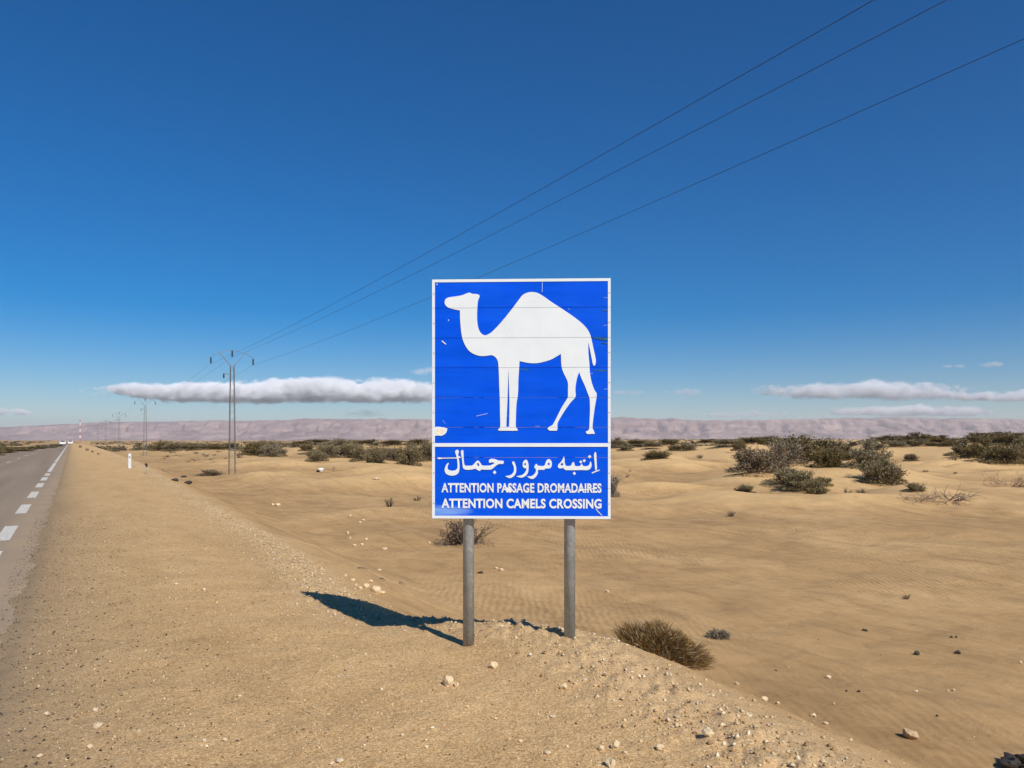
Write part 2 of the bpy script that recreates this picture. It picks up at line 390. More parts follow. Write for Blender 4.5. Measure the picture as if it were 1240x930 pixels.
gritc = mixc(N, L, math_node(N, L, 'MULTIPLY', sep.outputs[2], 0.75), r5.outputs[0], (0.25, 0.19, 0.125))
rubc = mixc(N, L, math_node(N, L, 'MULTIPLY', sep.outputs[1], 0.35), gritc, (0.66, 0.49, 0.29))
rubc = mixc(N, L, 0.6, rubc, mixc(N, L, 1.0, rubc, r4.outputs[0], 'MULTIPLY'))
base = mixc(N, L, sep.outputs[0], floor_c, rubc)
base = mixc(N, L, math_node(N, L, 'MULTIPLY', rut, 0.45), base, (0.38, 0.24, 0.11))
base = mixc(N, L, math_node(N, L, 'MULTIPLY', n3.outputs['Fac'], 0.30), base, (0.33, 0.215, 0.11))
L.new(base, p.inputs['Base Color']); p.inputs['Roughness'].default_value = 0.95; p.inputs['Specular IOR Level'].default_value = 0.15
wav = N.new('ShaderNodeTexWave'); wav.inputs['Scale'].default_value = 2.1; wav.inputs['Distortion'].default_value = 6.0
wav.inputs['Detail'].default_value = 2; wav.inputs['Detail Scale'].default_value = 0.6; L.new(pos, wav.inputs['Vector'])
rm = noise_node(N, L, pos, 0.12, 2, 0.5)
rmask = math_node(N, L, 'MULTIPLY', math_node(N, L, 'MULTIPLY_ADD', rm.outputs['Fac'], 5.0, -2.2, clamp=True), math_node(N, L, 'SUBTRACT', 1.0, sep.outputs[0]))
hgt = math_node(N, L, 'MULTIPLY', math_node(N, L, 'MULTIPLY', wav.outputs['Fac'], rmask), 0.013)
hgt = math_node(N, L, 'ADD', hgt, math_node(N, L, 'MULTIPLY', n2.outputs['Fac'], 0.05))
hgt = math_node(N, L, 'ADD', hgt, math_node(N, L, 'MULTIPLY', n3.outputs['Fac'], 0.010))
hgt = math_node(N, L, 'ADD', hgt, math_node(N, L, 'MULTIPLY', n4.outputs['Fac'], 0.04))
hgt = math_node(N, L, 'ADD', hgt, math_node(N, L, 'MULTIPLY', math_node(N, L, 'MULTIPLY', vsep.outputs[1], sep.outputs[0]), 0.005))
hgt = math_node(N, L, 'ADD', hgt, math_node(N, L, 'MULTIPLY', rut, -0.035))
bp = N.new('ShaderNodeBump'); bp.inputs['Strength'].default_value = 0.9; bp.inputs['Distance'].default_value = 1.0
L.new(hgt, bp.inputs['Height']); L.new(bp.outputs[0], p.inputs['Normal'])
ground = tag(link('ground', make_ground(), gm), kind='structure')

# ------------------------------------------------------------------ road and its painted marks
am, N, L, p = new_mat('dusty_asphalt')
geo = N.new('ShaderNodeNewGeometry'); pos = geo.outputs['Position']
mp = N.new('ShaderNodeMapping'); mp.inputs['Rotation'].default_value = (0, 0, -TH); L.new(pos, mp.inputs['Vector'])
st = N.new('ShaderNodeMapping'); st.inputs['Scale'].default_value = (1.0, 0.03, 1.0); L.new(mp.outputs[0], st.inputs['Vector'])
a1 = noise_node(N, L, st.outputs[0], 1.1, 5, 0.6); a2 = noise_node(N, L, pos, 70, 3, 0.8); a3 = noise_node(N, L, pos, 0.8, 5, 0.6)
ar = ramp(N, [(0.3, (0.235, 0.18, 0.125)), (0.7, (0.34, 0.26, 0.18))]); L.new(a1.outputs['Fac'], ar.inputs[0])
ar2 = ramp(N, [(0.3, (0.62, 0.62, 0.62)), (0.7, (1.25, 1.22, 1.18))]); L.new(a2.outputs['Fac'], ar2.inputs[0])
ac = mixc(N, L, 1.0, ar.outputs[0], ar2.outputs[0], 'MULTIPLY')
sx = N.new('ShaderNodeSeparateXYZ'); L.new(mp.outputs[0], sx.inputs[0])
dust = math_node(N, L, 'MULTIPLY_ADD', sx.outputs[0], 1.6, 1.95, clamp=True)
dust = math_node(N, L, 'MULTIPLY', dust, math_node(N, L, 'MULTIPLY_ADD', a3.outputs['Fac'], 1.4, -0.15, clamp=True))
ac = mixc(N, L, dust, ac, (0.42, 0.30, 0.18))
L.new(ac, p.inputs['Base Color']); p.inputs['Roughness'].default_value = 0.9; p.inputs['Specular IOR Level'].default_value = 0.25
ab = N.new('ShaderNodeBump'); ab.inputs['Strength'].default_value = 0.6; ab.inputs['Distance'].default_value = 0.006
L.new(a2.outputs['Fac'], ab.inputs['Height']); L.new(ab.outputs[0], p.inputs['Normal'])
ss = np.concatenate([np.arange(-40, 40, 1.0), np.geomspace(40, 3000, 120)])
V = []; Fc = []
for i, s in enumerate(ss):
    z = float(road_z(s))
    for l in (ROAD_L, -5.5, -3.85, -2.4, ROAD_R):
        x, y = xy(l, s); V.append((x, y, z))
for i in range(len(ss) - 1):
    for k in range(4):
        b = i * 5 + k; Fc.append((b, b + 1, b + 6, b + 5))
road = tag(link('road', mesh('road', V, Fc, True), am), kind='structure')
pm, N, L, p = new_mat('worn_road_paint')
tc = N.new('ShaderNodeNewGeometry')
b1 = noise_node(N, L, tc.outputs['Position'], 22, 6, 0.75)
br = ramp(N, [(0.38, (0.30, 0.25, 0.19)), (0.50, (0.62, 0.58, 0.49)), (0.7, (0.80, 0.77, 0.68))]); L.new(b1.outputs['Fac'], br.inputs[0])
L.new(br.outputs[0], p.inputs['Base Color']); p.inputs['Roughness'].default_value = 0.8
def strip(name, l0, l1, s0, s1, n=1):
    v = []; f = []
    for s in np.linspace(s0, s1, n + 1):
        z = float(road_z(s)) + 0.004 + min(0.05, max(0, s - 40) * 0.0004)
        for l in (l0, l1):
            x, y = xy(l, s); v.append((x, y, z))
    for i in range(n): f.append((2 * i, 2 * i + 1, 2 * i + 3, 2 * i + 2))
    return link(name, mesh(name, v, f), pm, road)
def s_of(y):     # distance along the road of an image row on the edge line
    d = EYE * F / (y - HY); return (d - (-0.95) * ST) / CT
for y0, y1 in ((655, 637), (622, 611), (603, 595.5), (590.3, 585.2), (582, 578), (576.2, 573.2)):
    strip('edge_dash', -1.06, -0.85, s_of(y0), s_of(y1))
strip('edge_dash', -1.06, -0.85, s_of(682), s_of(668))
strip('edge_line', -1.05, -0.86, s_of(571.5), s_of(560.5))
strip('edge_line', -1.05, -0.86, s_of(559.8), 700, 40)
for k in range(-2, 16):
    strip('centre_dash', -4.02, -3.88, 26 + k * 13.0, 26 + k * 13.0 + 3.2)

# ------------------------------------------------------------------ mountains
def make_mountains():
    tx = [-900, -300, 0, 60, 130, 200, 300, 400, 460, 510, 600, 740, 850, 930, 1000, 1100, 1180, 1240, 1500, 2200]
    ty = [522, 519, 517, 514, 511, 510, 508, 508.5, 506.5, 508, 508, 506, 508, 509, 507, 505, 506, 508, 511, 516]
    Y0 = 9600.0
    X = np.linspace(-9500, 9500, 620); T = np.linspace(0, 1, 46)
    XX, TT = np.meshgrid(X, T)
    px = 620 + F * XX / (Y0 + 1300)
    top = (HY - np.interp(px, tx, ty)) / F * (Y0 + 1300)
    gul = np.abs(fbm(XX / 330, TT * 3.0, 5, 5, 0.6))
    prof = np.clip(TT * 1.55 - 0.15, 0, 1)
    prof = 0.35 * sstep(0, 0.45, prof) + 0.30 * sstep(0.35, 0.75, prof) + 0.35 * sstep(0.62, 1.0, prof)
    Z = top * prof * (1 - 0.50 * gul * np.sin(np.pi * np.clip(prof, 0, 1)) * 1.6) + 9 * fbm(XX / 160, TT * 9, 15, 3) * prof + (24 * fbm(XX / 1100, TT * 0, 25, 4) + 7 * fbm(XX / 170, TT * 0, 27, 3)) * prof
    YY = Y0 + TT * 1900 + 260 * fbm(XX / 1500, TT * 0.6, 35, 3) * (1 - TT) + 120 * gul
    V = np.stack([XX, YY, Z + 2.0], -1).reshape(-1, 3)
    # close the back down to the plain
    back = np.stack([X, np.full_like(X, Y0 + 3600), np.full_like(X, -3)], -1); V = np.concatenate([V, back])
    V[:len(X), 2] = -4
    n = len(X); m = len(T) + 1
    i = np.arange(m - 1)[:, None] * n + np.arange(n - 1)[None, :]
    return big_mesh('mountains', V, np.stack([i, i + 1, i + n + 1, i + n], -1).reshape(-1, 4), 4, True)
mm, N, L, p = new_mat('pale_rock_range')
geo = N.new('ShaderNodeNewGeometry')
mp = N.new('ShaderNodeMapping'); mp.inputs['Scale'].default_value = (0.0022, 0.0022, 0.014); L.new(geo.outputs['Position'], mp.inputs['Vector'])
m1 = noise_node(N, L, mp.outputs[0], 1.0, 7, 0.62, 0.4); m2 = noise_node(N, L, geo.outputs['Position'], 0.0016, 6, 0.65)
mr = ramp(N, [(0.34, (0.25, 0.175, 0.165)), (0.5, (0.33, 0.24, 0.215)), (0.68, (0.47, 0.35, 0.30))]); L.new(m1.outputs['Fac'], mr.inputs[0])
mr2 = ramp(N, [(0.3, (0.68, 0.66, 0.7)), (0.6, (1, 1, 1))]); L.new(m2.outputs['Fac'], mr2.inputs[0])
L.new(mixc(N, L, 1.0, mr.outputs[0], mr2.outputs[0], 'MULTIPLY'), p.inputs['Base Color']); p.inputs['Roughness'].default_value = 1.0
p.inputs['Specular IOR Level'].default_value = 0.0
mountains = tag(link('mountains', make_mountains(), mm), kind='structure')

# ------------------------------------------------------------------ the road sign
SD = 5.78; K = SD / F
def sgn(px, py): return ((px - 620) * K, EYE + (HY - py) * K)
SX0, SZ1 = sgn(522.6, 337.6); SX1, SZ0 = sgn(739.2, 628.2)
SCX = (SX0 + SX1) / 2
sign = empty('road_sign', (SCX, SD, 0), R(-2.2))
tag(sign, 'blue camel crossing sign of eight planks on two grey steel posts', 'road sign')
blue, N, L, p = new_mat('blue_sign_paint')
tc = N.new('ShaderNodeTexCoord')
mp = N.new('ShaderNodeMapping'); mp.inputs['Scale'].default_value = (1.0, 1.0, 9.0); L.new(tc.outputs['Object'], mp.inputs['Vector'])
n1 = noise_node(N, L, mp.outputs[0], 1.6, 6, 0.65, 0.2); n2 = noise_node(N, L, tc.outputs['Object'], 55, 3, 0.8)
r = ramp(N, [(0.28, (0.0, 0.074, 0.62)), (0.55, (0.0, 0.086, 0.74)), (0.8, (0.0, 0.105, 0.82))]); L.new(n1.outputs['Fac'], r.inputs[0])
spk = ramp(N, [(0.70, (0, 0, 0)), (0.80, (0.35, 0.35, 0.35))]); L.new(n2.outputs['Fac'], spk.inputs[0])
bc = mixc(N, L, spk.outputs[0], r.outputs[0], (0.03, 0.17, 0.72))
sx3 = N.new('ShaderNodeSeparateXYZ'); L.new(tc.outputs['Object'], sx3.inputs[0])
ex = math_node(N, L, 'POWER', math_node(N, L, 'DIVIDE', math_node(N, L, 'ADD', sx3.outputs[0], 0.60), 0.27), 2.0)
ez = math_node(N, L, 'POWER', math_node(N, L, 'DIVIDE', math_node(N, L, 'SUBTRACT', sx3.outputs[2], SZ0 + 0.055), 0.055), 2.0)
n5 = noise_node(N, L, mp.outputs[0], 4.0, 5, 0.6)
glare5 = math_node(N, L, 'SUBTRACT', math_node(N, L, 'MULTIPLY_ADD', n5.outputs['Fac'], 1.3, 0.25), math_node(N, L, 'ADD', ex, ez), clamp=True)
bc = mixc(N, L, math_node(N, L, 'MULTIPLY', glare5, 0.75), bc, (0.30, 0.52, 0.80))  # glare at the lower-left corner, painted into the blue as a paler patch
n6 = noise_node(N, L, tc.outputs['Object'], 2.2, 6, 0.65)
fd = ramp(N, [(0.48, (0, 0, 0)), (0.75, (0.22, 0.22, 0.22))]); L.new(n6.outputs['Fac'], fd.inputs[0])
bc = mixc(N, L, fd.outputs[0], bc, (0.02, 0.16, 0.66))
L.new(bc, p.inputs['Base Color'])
rr = ramp(N, [(0.3, (0.32,) * 3), (0.7, (0.5,) * 3)]); L.new(n1.outputs['Fac'], rr.inputs[0]); L.new(rr.outputs[0], p.inputs['Roughness'])
p.inputs['Specular IOR Level'].default_value = 0.12
white, N, L, p = new_mat('white_sign_film')
tc = N.new('ShaderNodeTexCoord'); n1 = noise_node(N, L, tc.outputs['Object'], 5, 7, 0.7); n2 = noise_node(N, L, tc.outputs['Object'], 60, 3, 0.7)
r = ramp(N, [(0.3, (0.72, 0.755, 0.745)), (0.6, (0.78, 0.81, 0.80))]); L.new(n1.outputs['Fac'], r.inputs[0])
r2 = ramp(N, [(0.22, (0.72, 0.71, 0.68)), (0.36, (1, 1, 1))]); L.new(n2.outputs['Fac'], r2.inputs[0])
L.new(mixc(N, L, 1.0, r.outputs[0], r2.outputs[0], 'MULTIPLY'), p.inputs['Base Color']); p.inputs['Roughness'].default_value = 0.45
galv, N, L, p = new_mat('galvanised_steel')
tc = N.new('ShaderNodeTexCoord'); n1 = noise_node(N, L, tc.outputs['Object'], 14, 6, 0.7); v1 = N.new('ShaderNodeTexVoronoi'); v1.inputs['Scale'].default_value = 60
L.new(tc.outputs['Object'], v1.inputs['Vector'])
r = ramp(N, [(0.3, (0.26, 0.28, 0.275)), (0.6, (0.40, 0.42, 0.41)), (0.8, (0.60, 0.61, 0.58))])
L.new(math_node(N, L, 'ADD', math_node(N, L, 'MULTIPLY', n1.outputs['Fac'], 0.8), math_node(N, L, 'MULTIPLY', v1.outputs['Distance'], 0.25)), r.inputs[0])
sz = N.new('ShaderNodeSeparateXYZ'); L.new(tc.outputs['Object'], sz.inputs[0])
dirt = math_node(N, L, 'ADD', math_node(N, L, 'MULTIPLY_ADD', sz.outputs[2], -7.0, 0.75), math_node(N, L, 'MULTIPLY_ADD', n1.outputs['Fac'], 1.6, -0.8), clamp=True)
stn = noise_node(N, L, tc.outputs['Object'], 5, 6, 0.7)
rs_ = ramp(N, [(0.60, (0, 0, 0)), (0.72, (0.5, 0.5, 0.5))]); L.new(stn.outputs['Fac'], rs_.inputs[0])
gc = mixc(N, L, rs_.outputs[0], r.outputs[0], (0.34, 0.27, 0.20))
L.new(mixc(N, L, math_node(N, L, 'MULTIPLY', dirt, 0.85), gc, (0.55, 0.37, 0.19)), p.inputs['Base Color']); p.inputs['Metallic'].default_value = 0.25; p.inputs['Roughness'].default_value = 0.42
dark_cap = simple_mat('dark_grey_cap', (0.10, 0.11, 0.12), 0.7)  # dark grey of the post caps
# posts
for px, yb in ((566.6, 787), (689.2, 774)):
    x = (px - 620) / F * 5.86 - SCX; ly = 0.085
    wx, wy = SCX + x, SD + ly
    zb = hz(wx, wy) - 0.12
    prof = [zb, zb + 0.1, SZ1 - 0.08]
    o = MB().tube([(x, ly, zb), (x, ly, SZ1 - 0.10)], 0.0425, 28).build('post', galv, sign, True)
    o.data.polygons[-1].use_smooth = False; o.data.polygons[-2].use_smooth = False
    MB().tube([(x, ly, SZ1 - 0.0995), (x, ly, SZ1 - 0.085), (x, ly, SZ1 - 0.08)], [0.045, 0.045, 0.03], 24).build('post_cap', dark_cap, o)
    for zc in (SZ0 + 0.28, SZ1 - 0.34):
        MB().tube([(x, ly, zc - 0.02), (x, ly, zc + 0.02)], 0.047, 20).build('clamp', galv, o)
# planks
seams = [337.6, 372.6, 409, 445.2, 481.4, 517.4, 554, 591.2, 628.2]
seam_z = [sgn(0, y)[1] for y in seams]
rnd = random.Random(3); PLANKS = []
for i in range(8):
    z1, z0 = seam_z[i] - (0.0008 if i else 0), seam_z[i + 1] + (0.0008 if i < 7 else 0)
    bm = bmesh.new(); bmesh.ops.create_cube(bm, size=1)
    dy = rnd.uniform(-0.0012, 0.0012)
    bmesh.ops.scale(bm, vec=(SX1 - SX0, 0.024, z1 - z0), verts=bm.verts)
    bmesh.ops.translate(bm, vec=(0, 0.012 + dy, (z0 + z1) / 2), verts=bm.verts)
    bmesh.ops.rotate(bm, cent=(0, 0.012, (z0 + z1) / 2), matrix=Matrix.Rotation(rnd.uniform(-0.009, 0.009), 3, 'X'), verts=bm.verts)
    bmesh.ops.bevel(bm, geom=bm.edges[:], offset=0.0016, segments=2, affect='EDGES')
    me = bpy.data.meshes.new('plank'); bm.to_mesh(me); bm.free()
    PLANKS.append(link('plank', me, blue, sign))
for dxr in (-0.30, 0.30):
    MB().box(dxr - 0.02, dxr + 0.02, 0.0262, 0.04, SZ0 + 0.06, SZ1 - 0.06).build('back_rail', galv, sign)
FY = -0.0035     # face of the films
def splines_mesh(name, loops, depth, cyc_smooth=True):
    """closed outlines (last ones may be holes) filled and given a little thickness"""
    cu = bpy.data.curves.new(name, 'CURVE'); cu.dimensions = '2D'; cu.fill_mode = 'BOTH'; cu.extrude = depth
    for pts in loops:
        sp = cu.splines.new('POLY'); sp.points.add(len(pts) - 1)
        for q, (a, b) in zip(sp.points, pts): q.co = (a, b, 0, 1)
        sp.use_cyclic_u = True
    o = bpy.data.objects.new(name, cu); COL.objects.link(o)
    dg = bpy.context.evaluated_depsgraph_get(); me = bpy.data.meshes.new_from_object(o.evaluated_get(dg))
    bpy.data.objects.remove(o); me.name = name
    return me
def smooth_loop(pts, corners=(), n=4):
    """Catmull-Rom through the points; points listed in corners stay sharp"""
    out = []; m = len(pts); cs = set(corners)
    for i in range(m):
        p0, p1, p2, p3 = (Vector(pts[(i + k) % m]) for k in (-1, 0, 1, 2))
        if i in cs: p0 = p1 - (p2 - p1)
        if (i + 1) % m in cs: p3 = p2 + (p2 - p1)
        for k in range(n):
            t = k / n
            q = 0.5 * ((2 * p1) + (p2 - p0) * t + (2 * p0 - 5 * p1 + 4 * p2 - p3) * t * t + (3 * p1 - p0 - 3 * p2 + p3) * t ** 3)
            out.append((q.x, q.y))
    return out
def film(name, me, mat, parent, cut=True, y=FY):
    """stand a flat xy mesh up on the sign face (x, z), split it at the plank seams"""
    bm = bmesh.new(); bm.from_mesh(me)
    for v in bm.verts: v.co = Vector((v.co.x - SCX, v.co.z, v.co.y))
    if cut:
        for z in seam_z[1:-1]:
            for zz in (z - 0.0010, z + 0.0010):
                bmesh.ops.bisect_plane(bm, geom=bm.verts[:] + bm.edges[:] + bm.faces[:], plane_co=(0, 0, zz), plane_no=(0, 0, 1))
            dl = [f for f in bm.faces if abs(f.calc_center_median().z - z) < 0.0009]
            bmesh.ops.delete(bm, geom=dl, context='FACES')
    me2 = bpy.data.meshes.new(name); bm.to_mesh(me2); bm.free()
    o = link(name, me2, mat, parent); o.location = (0, y, 0)
    return o
def pxl(pts, ox, oy, k): return [sgn(ox + a / k, oy + b / k) for a, b in pts]
camel = [(161,195),(165,178),(180,168),(215,163),(250,157),(275,147),(290,144),(305,150),(325,151),(340,156),(341,166),(333,185),(330,215),(328,260),(330,300),(338,335),(352,355),(368,363),(385,358),(405,345),(435,315),(470,275),(510,225),(540,185),(560,160),(580,148),(605,143),(635,147),(665,163),(710,195),(760,228),(810,262),(850,292),(880,320),(898,345),(910,375),(920,420),(930,465),(935,495),(932,515),(925,521),(919,510),(913,480),(903,430),(897,400),(897,450),(902,510),(905,560),(915,610),(928,645),(939,660),(938,685),(930,730),(922,790),(918,835),(925,853),(930,868),(890,869),(884,857),(900,845),(903,800),(905,740),(903,690),(895,665),(880,625),(862,585),(850,553),(842,575),(835,605),(831,640),(833,670),(828,685),(805,710),(780,745),(755,785),(740,815),(740,840),(736,852),(700,852),(689,842),(700,830),(715,822),(735,785),(760,735),(785,695),(793,680),(793,650),(793,610),(785,585),(770,555),(760,520),(757,460),(740,470),(710,487),(670,500),(630,507),(590,505),(555,498),(546,496),(544,530),(540,590),(538,660),(530,720),(527,790),(527,830),(537,847),(533,852),(440,852),(436,845),(447,830),(446,770),(445,700),(442,620),(440,560),(437,510),(430,485),(415,470),(400,465),(370,469),(340,468),(310,458),(285,440),(265,410),(252,375),(245,330),(241,280),(240,235),(215,230),(185,222),(168,210)]
cc = [camel.index(q) for q in ((341,166),(340,156),(897,400),(850,553),(757,460),(546,496),(930,868),(890,869),(736,852),(700,852),(533,852),(440,852),(240,235),(793,680),(939,660),(833,670))]
gap = [(488,530),(491,600),(494,700),(494,780),(492,832),(478,832),(480,780),(484,700),(487,600)]
me = splines_mesh('camel_symbol', [pxl(smooth_loop(camel, cc), 500, 320, 4.2269), pxl(gap, 500, 320, 4.2269)], 0.0006)
o = film('camel_symbol', me, white, sign); o['label'] = 'white camel silhouette facing left'
# lettering: Arabic line
A1, A2 = (525, 538, 11.273), (625, 538, 11.273)
ar = [
 (A1, [[(293,95),(315,75),(335,82),(345,105),(335,130),(340,180),(350,250),(352,330),(340,385),(305,418),(245,430),(185,415),(155,385),(148,345),(160,300),(185,262),(200,255),(205,262),(190,300),(190,335),(215,355),(260,362),(300,352),(320,330),(325,290),(320,220),(308,160),(295,120)]]),
 (A1, [[(372,95),(390,78),(405,90),(408,150),(412,230),(420,275),(435,292),(480,292),(525,290),(550,270),(575,240),(600,222),(620,230),(640,255),(660,285),(690,292),(740,290),(775,288),(810,270),(835,256),(800,246),(760,252),(757,215),(790,198),(840,203),(890,222),(955,228),(948,268),(900,268),(862,285),(830,312),(795,340),(760,348),(690,347),(650,345),(635,362),(610,358),(570,335),(545,340),(500,348),(440,348),(405,330),(395,290),(385,200),(372,130)], [(590,268),(605,250),(620,270),(622,298),(606,298)]]),
 (A1, [[(833,356),(858,382),(833,410),(808,384)]]),
 (A1, [[(1072,250),(1088,232),(1105,245),(1122,290),(1130,340),(1122,395),(1095,435),(1050,462),(1015,455),(980,435),(1010,430),(1050,420),(1085,390),(1098,350),(1092,300)]]),
 (A2, [[(90,270),(98,235),(130,210),(155,225),(168,270),(170,330),(160,390),(130,430),(80,455),(40,450),(5,435),(50,428),(95,410),(125,375),(140,330),(110,325),(92,305)], [(108,268),(122,253),(138,268),(128,286),(112,284)]]),
 (A2, [[(250,300),(275,265),(300,290),(350,295),(385,290),(405,240),(430,205),(460,205),(485,240),(485,290),(465,325),(430,330),(400,330),(380,348),(300,350),(298,390),(275,435),(235,470),(200,470),(150,440),(200,435),(240,415),(265,380),(270,345),(255,325)], [(428,262),(444,248),(461,265),(451,286),(433,282)]]),
 (A2, [[(568,300),(580,270),(610,240),(632,205),(650,165),(660,200),(662,250),(675,285),(690,295),(745,290),(762,255),(785,240),(795,270),(805,295),(850,298),(872,292),(893,262),(908,290),(940,298),(980,290),(1000,265),(1005,235),(1022,250),(1025,300),(1000,340),(960,352),(900,350),(800,352),(720,352),(670,350),(645,325),(610,328),(580,325)], [(604,273),(625,250),(643,270),(632,290),(612,287)]]),
 (A2, [[(1058,150),(1075,105),(1090,130),(1095,250),(1098,340),(1075,345),(1068,250)]]),
 (A2, [[(1030,385),(1080,360),(1138,345),(1130,358),(1080,378),(1035,397)]]),
 (A2, [[(1000,142),(1024,168),(1000,194),(976,168)]]), (A2, [[(882,218),(902,240),(880,262),(858,238)]]),
 (A2, [[(927,200),(949,222),(925,246),(905,222)]]), (A2, [[(793,372),(815,396),(793,420),(770,396)]])]
for (ox, oy, k), loops in ar:
    lp = [pxl(smooth_loop(q, (), 3) if len(q) > 5 else q, ox, oy, k) for q in loops]
    film('arabic_letter', splines_mesh('arabic_letter', lp, 0.0005), white, sign)
# lettering: two Latin lines
def latin(name, text, x0, x1, y0, y1):
    cu = bpy.data.curves.new(name, 'FONT'); cu.body = text; cu.size = 1.0; cu.offset = 0.036; cu.space_character = 1.05; cu.extrude = 0.0
    cu.resolution_u = 4
    o = bpy.data.objects.new(name, cu); COL.objects.link(o)
    dg = bpy.context.evaluated_depsgraph_get(); me = bpy.data.meshes.new_from_object(o.evaluated_get(dg)); bpy.data.objects.remove(o)
    co = np.zeros(len(me.vertices) * 3); me.vertices.foreach_get('co', co); co = co.reshape(-1, 3)
    lo, hi = co.min(0), co.max(0)
    (ax, az0), (bx, az1) = sgn(x0, y1), sgn(x1, y0)
    co[:, 0] = ax + (co[:, 0] - lo[0]) / (hi[0] - lo[0]) * (bx - ax)
    co[:, 1] = az0 + (co[:, 1] - lo[1]) / (hi[1] - lo[1]) * (az1 - az0)
    me.vertices.foreach_set('co', co.ravel()); me.update()
    me.vertices.foreach_set('co', co.ravel())
    iv = sorted((min(co[i, 0] for i in pl.vertices), max(co[i, 0] for i in pl.vertices)) for pl in me.polygons)
    cuts = []; e = iv[0][1]
    for a, b in iv:
        if a - e > 0.012: cuts.append((a + e) / 2)
        e = max(e, b)
    lim = [-9] + cuts + [9]
    for a, b in zip(lim, lim[1:]):
        bm = bmesh.new(); bm.from_mesh(me)
        bmesh.ops.delete(bm, geom=[v for v in bm.verts if not a < v.co.x < b], context='VERTS')
        m2 = bpy.data.meshes.new(name); bm.to_mesh(m2); bm.free(); film(name, m2, white, sign, True, FY - 0.0003)
latin('french_word', 'ATTENTION PASSAGE DROMADAIRES', 534.2, 728.0, 585.0, 596.6)
latin('english_word', 'ATTENTION CAMELS CROSSING', 534.2, 728.0, 603.8, 615.6)
# white border and divider
def bar(name, x0, x1, y0, y1, mat=white, cut=True, y=FY):
    a, b = sgn(x0, y1), sgn(x1, y0)
    me = splines_mesh(name, [[(a[0], a[1]), (b[0], a[1]), (b[0], b[1]), (a[0], b[1])]], 0.0006)
    return film(name, me, mat, sign, cut, y)
bar('border', 522.8, 739.0, 337.8, 341.2); bar('border', 522.8, 739.0, 624.8, 628.0)
bar('border', 522.8, 526.2, 341.25, 624.75); bar('border', 735.7, 739.0, 341.25, 624.75)
bar('divider', 526.25, 735.65, 536.6, 541.0)
# wear: peeled patch, scratches, lifted seams
cream = simple_mat('bare_primer', (0.80, 0.70, 0.50), 0.7, var=0.25, scale=30)
teal = simple_mat('tarnished_seam', (0.004, 0.10, 0.20), 0.6, var=0.4, scale=30)
scr = simple_mat('scratched_paint', (0.62, 0.70, 0.80), 0.6)
def patch(name, pts, mat, y=FY - 0.0008):
    return film(name, splines_mesh(name, [[sgn(a, b) for a, b in pts]], 0.0003), mat, sign, False, y)
patch('peeled_patch', [(523, 517.5), (530, 516.6), (538, 517.6), (541.5, 519), (540.5, 523), (538.5, 525.6), (534.5, 527.8), (529, 527.4), (523, 528.2)], white)
patch('peeled_patch', [(527, 521), (534, 519.5), (538.5, 521), (536.5, 524.5), (531, 526), (527.5, 525)], cream, FY - 0.0016)
patch('scratch', [(534.2, 412.8), (535.4, 412.0), (540.2, 416.2), (539.2, 417.0)], white)
patch('scratch', [(542.4, 386.4), (543.3, 386.2), (543.3, 388.2), (542.5, 388.4)], scr)
patch('scratch', [(528, 343.0), (529.2, 342.7), (529.6, 344.3), (528.3, 344.5)], scr)
patch('scratch', [(656.4, 342.0), (656.9, 342.0), (656.8, 354.0), (656.3, 354.0)], scr)
patch('scratch', [(576.8, 503.6), (590.5, 500.5), (590.6, 500.9), (577.0, 504.0)], scr)
patch('scratch', [(720.5, 615.6), (721.2, 615.2), (724.4, 619.0), (729, 623.6), (728.2, 623.9), (723.6, 619.6)], white)
patch('peeled_patch', [(528.5, 554.6), (531, 553.9), (536, 554.4), (552, 554.1), (556, 552.4), (558.5, 554.3), (552, 555.2), (536, 555.4), (531.5, 556.2)], white)
patch('peeled_patch', [(611.5, 592.0), (614, 590.2), (618.5, 590.4), (620.2, 592.6), (617.5, 595.6), (612.8, 595.4)], white)
patch('scratch', [(700, 594.4), (705, 592.2), (712, 591.6), (721.8, 590.8), (722, 591.8), (712, 592.8), (706, 593.4), (700.6, 595.3)], white)
for yy, x0 in ((376.2, 727), (409.4, 716), (416, 728), (448.6, 717), (447, 628), (411, 722)):
    patch('tarnish_streak', [(x0, yy), (x0 + 4, yy - 0.7), (735.4 if x0 > 700 else x0 + 13, yy + 0.2), (735.4 if x0 > 700 else x0 + 12, yy + 1.6), (x0 + 5, yy + 1.1)], teal, FY + 0.0012)
for i in range(12):
    x0, y0 = rnd.uniform(529, 733), rnd.uniform(344, 534); a = rnd.uniform(-0.2, 0.2) + rnd.choice((0, 0, 0.8)); le_ = rnd.uniform(1.0, 6.0)
    patch('scratch', [(x0, y0), (x0 + le_ * math.cos(a), y0 + le_ * math.sin(a)), (x0 + le_ * math.cos(a), y0 + le_ * math.sin(a) + 0.28), (x0, y0 + 0.25)], scr, FY + 0.0013)
rivet = MB().tube([(0, 0, 0), (0, -0.003, 0), (0, -0.004, 0)], [0.0045, 0.0042, 0.002], 10).mesh('rivet', True)
for i in range(8):
    zc = (seam_z[i] + seam_z[i + 1]) / 2
    for sx_ in (525, 737.4):
        o = link('rivet', rivet, galv, PLANKS[i]); o.location = (sgn(sx_, 0)[0] - SCX, FY - 0.0005, zc)

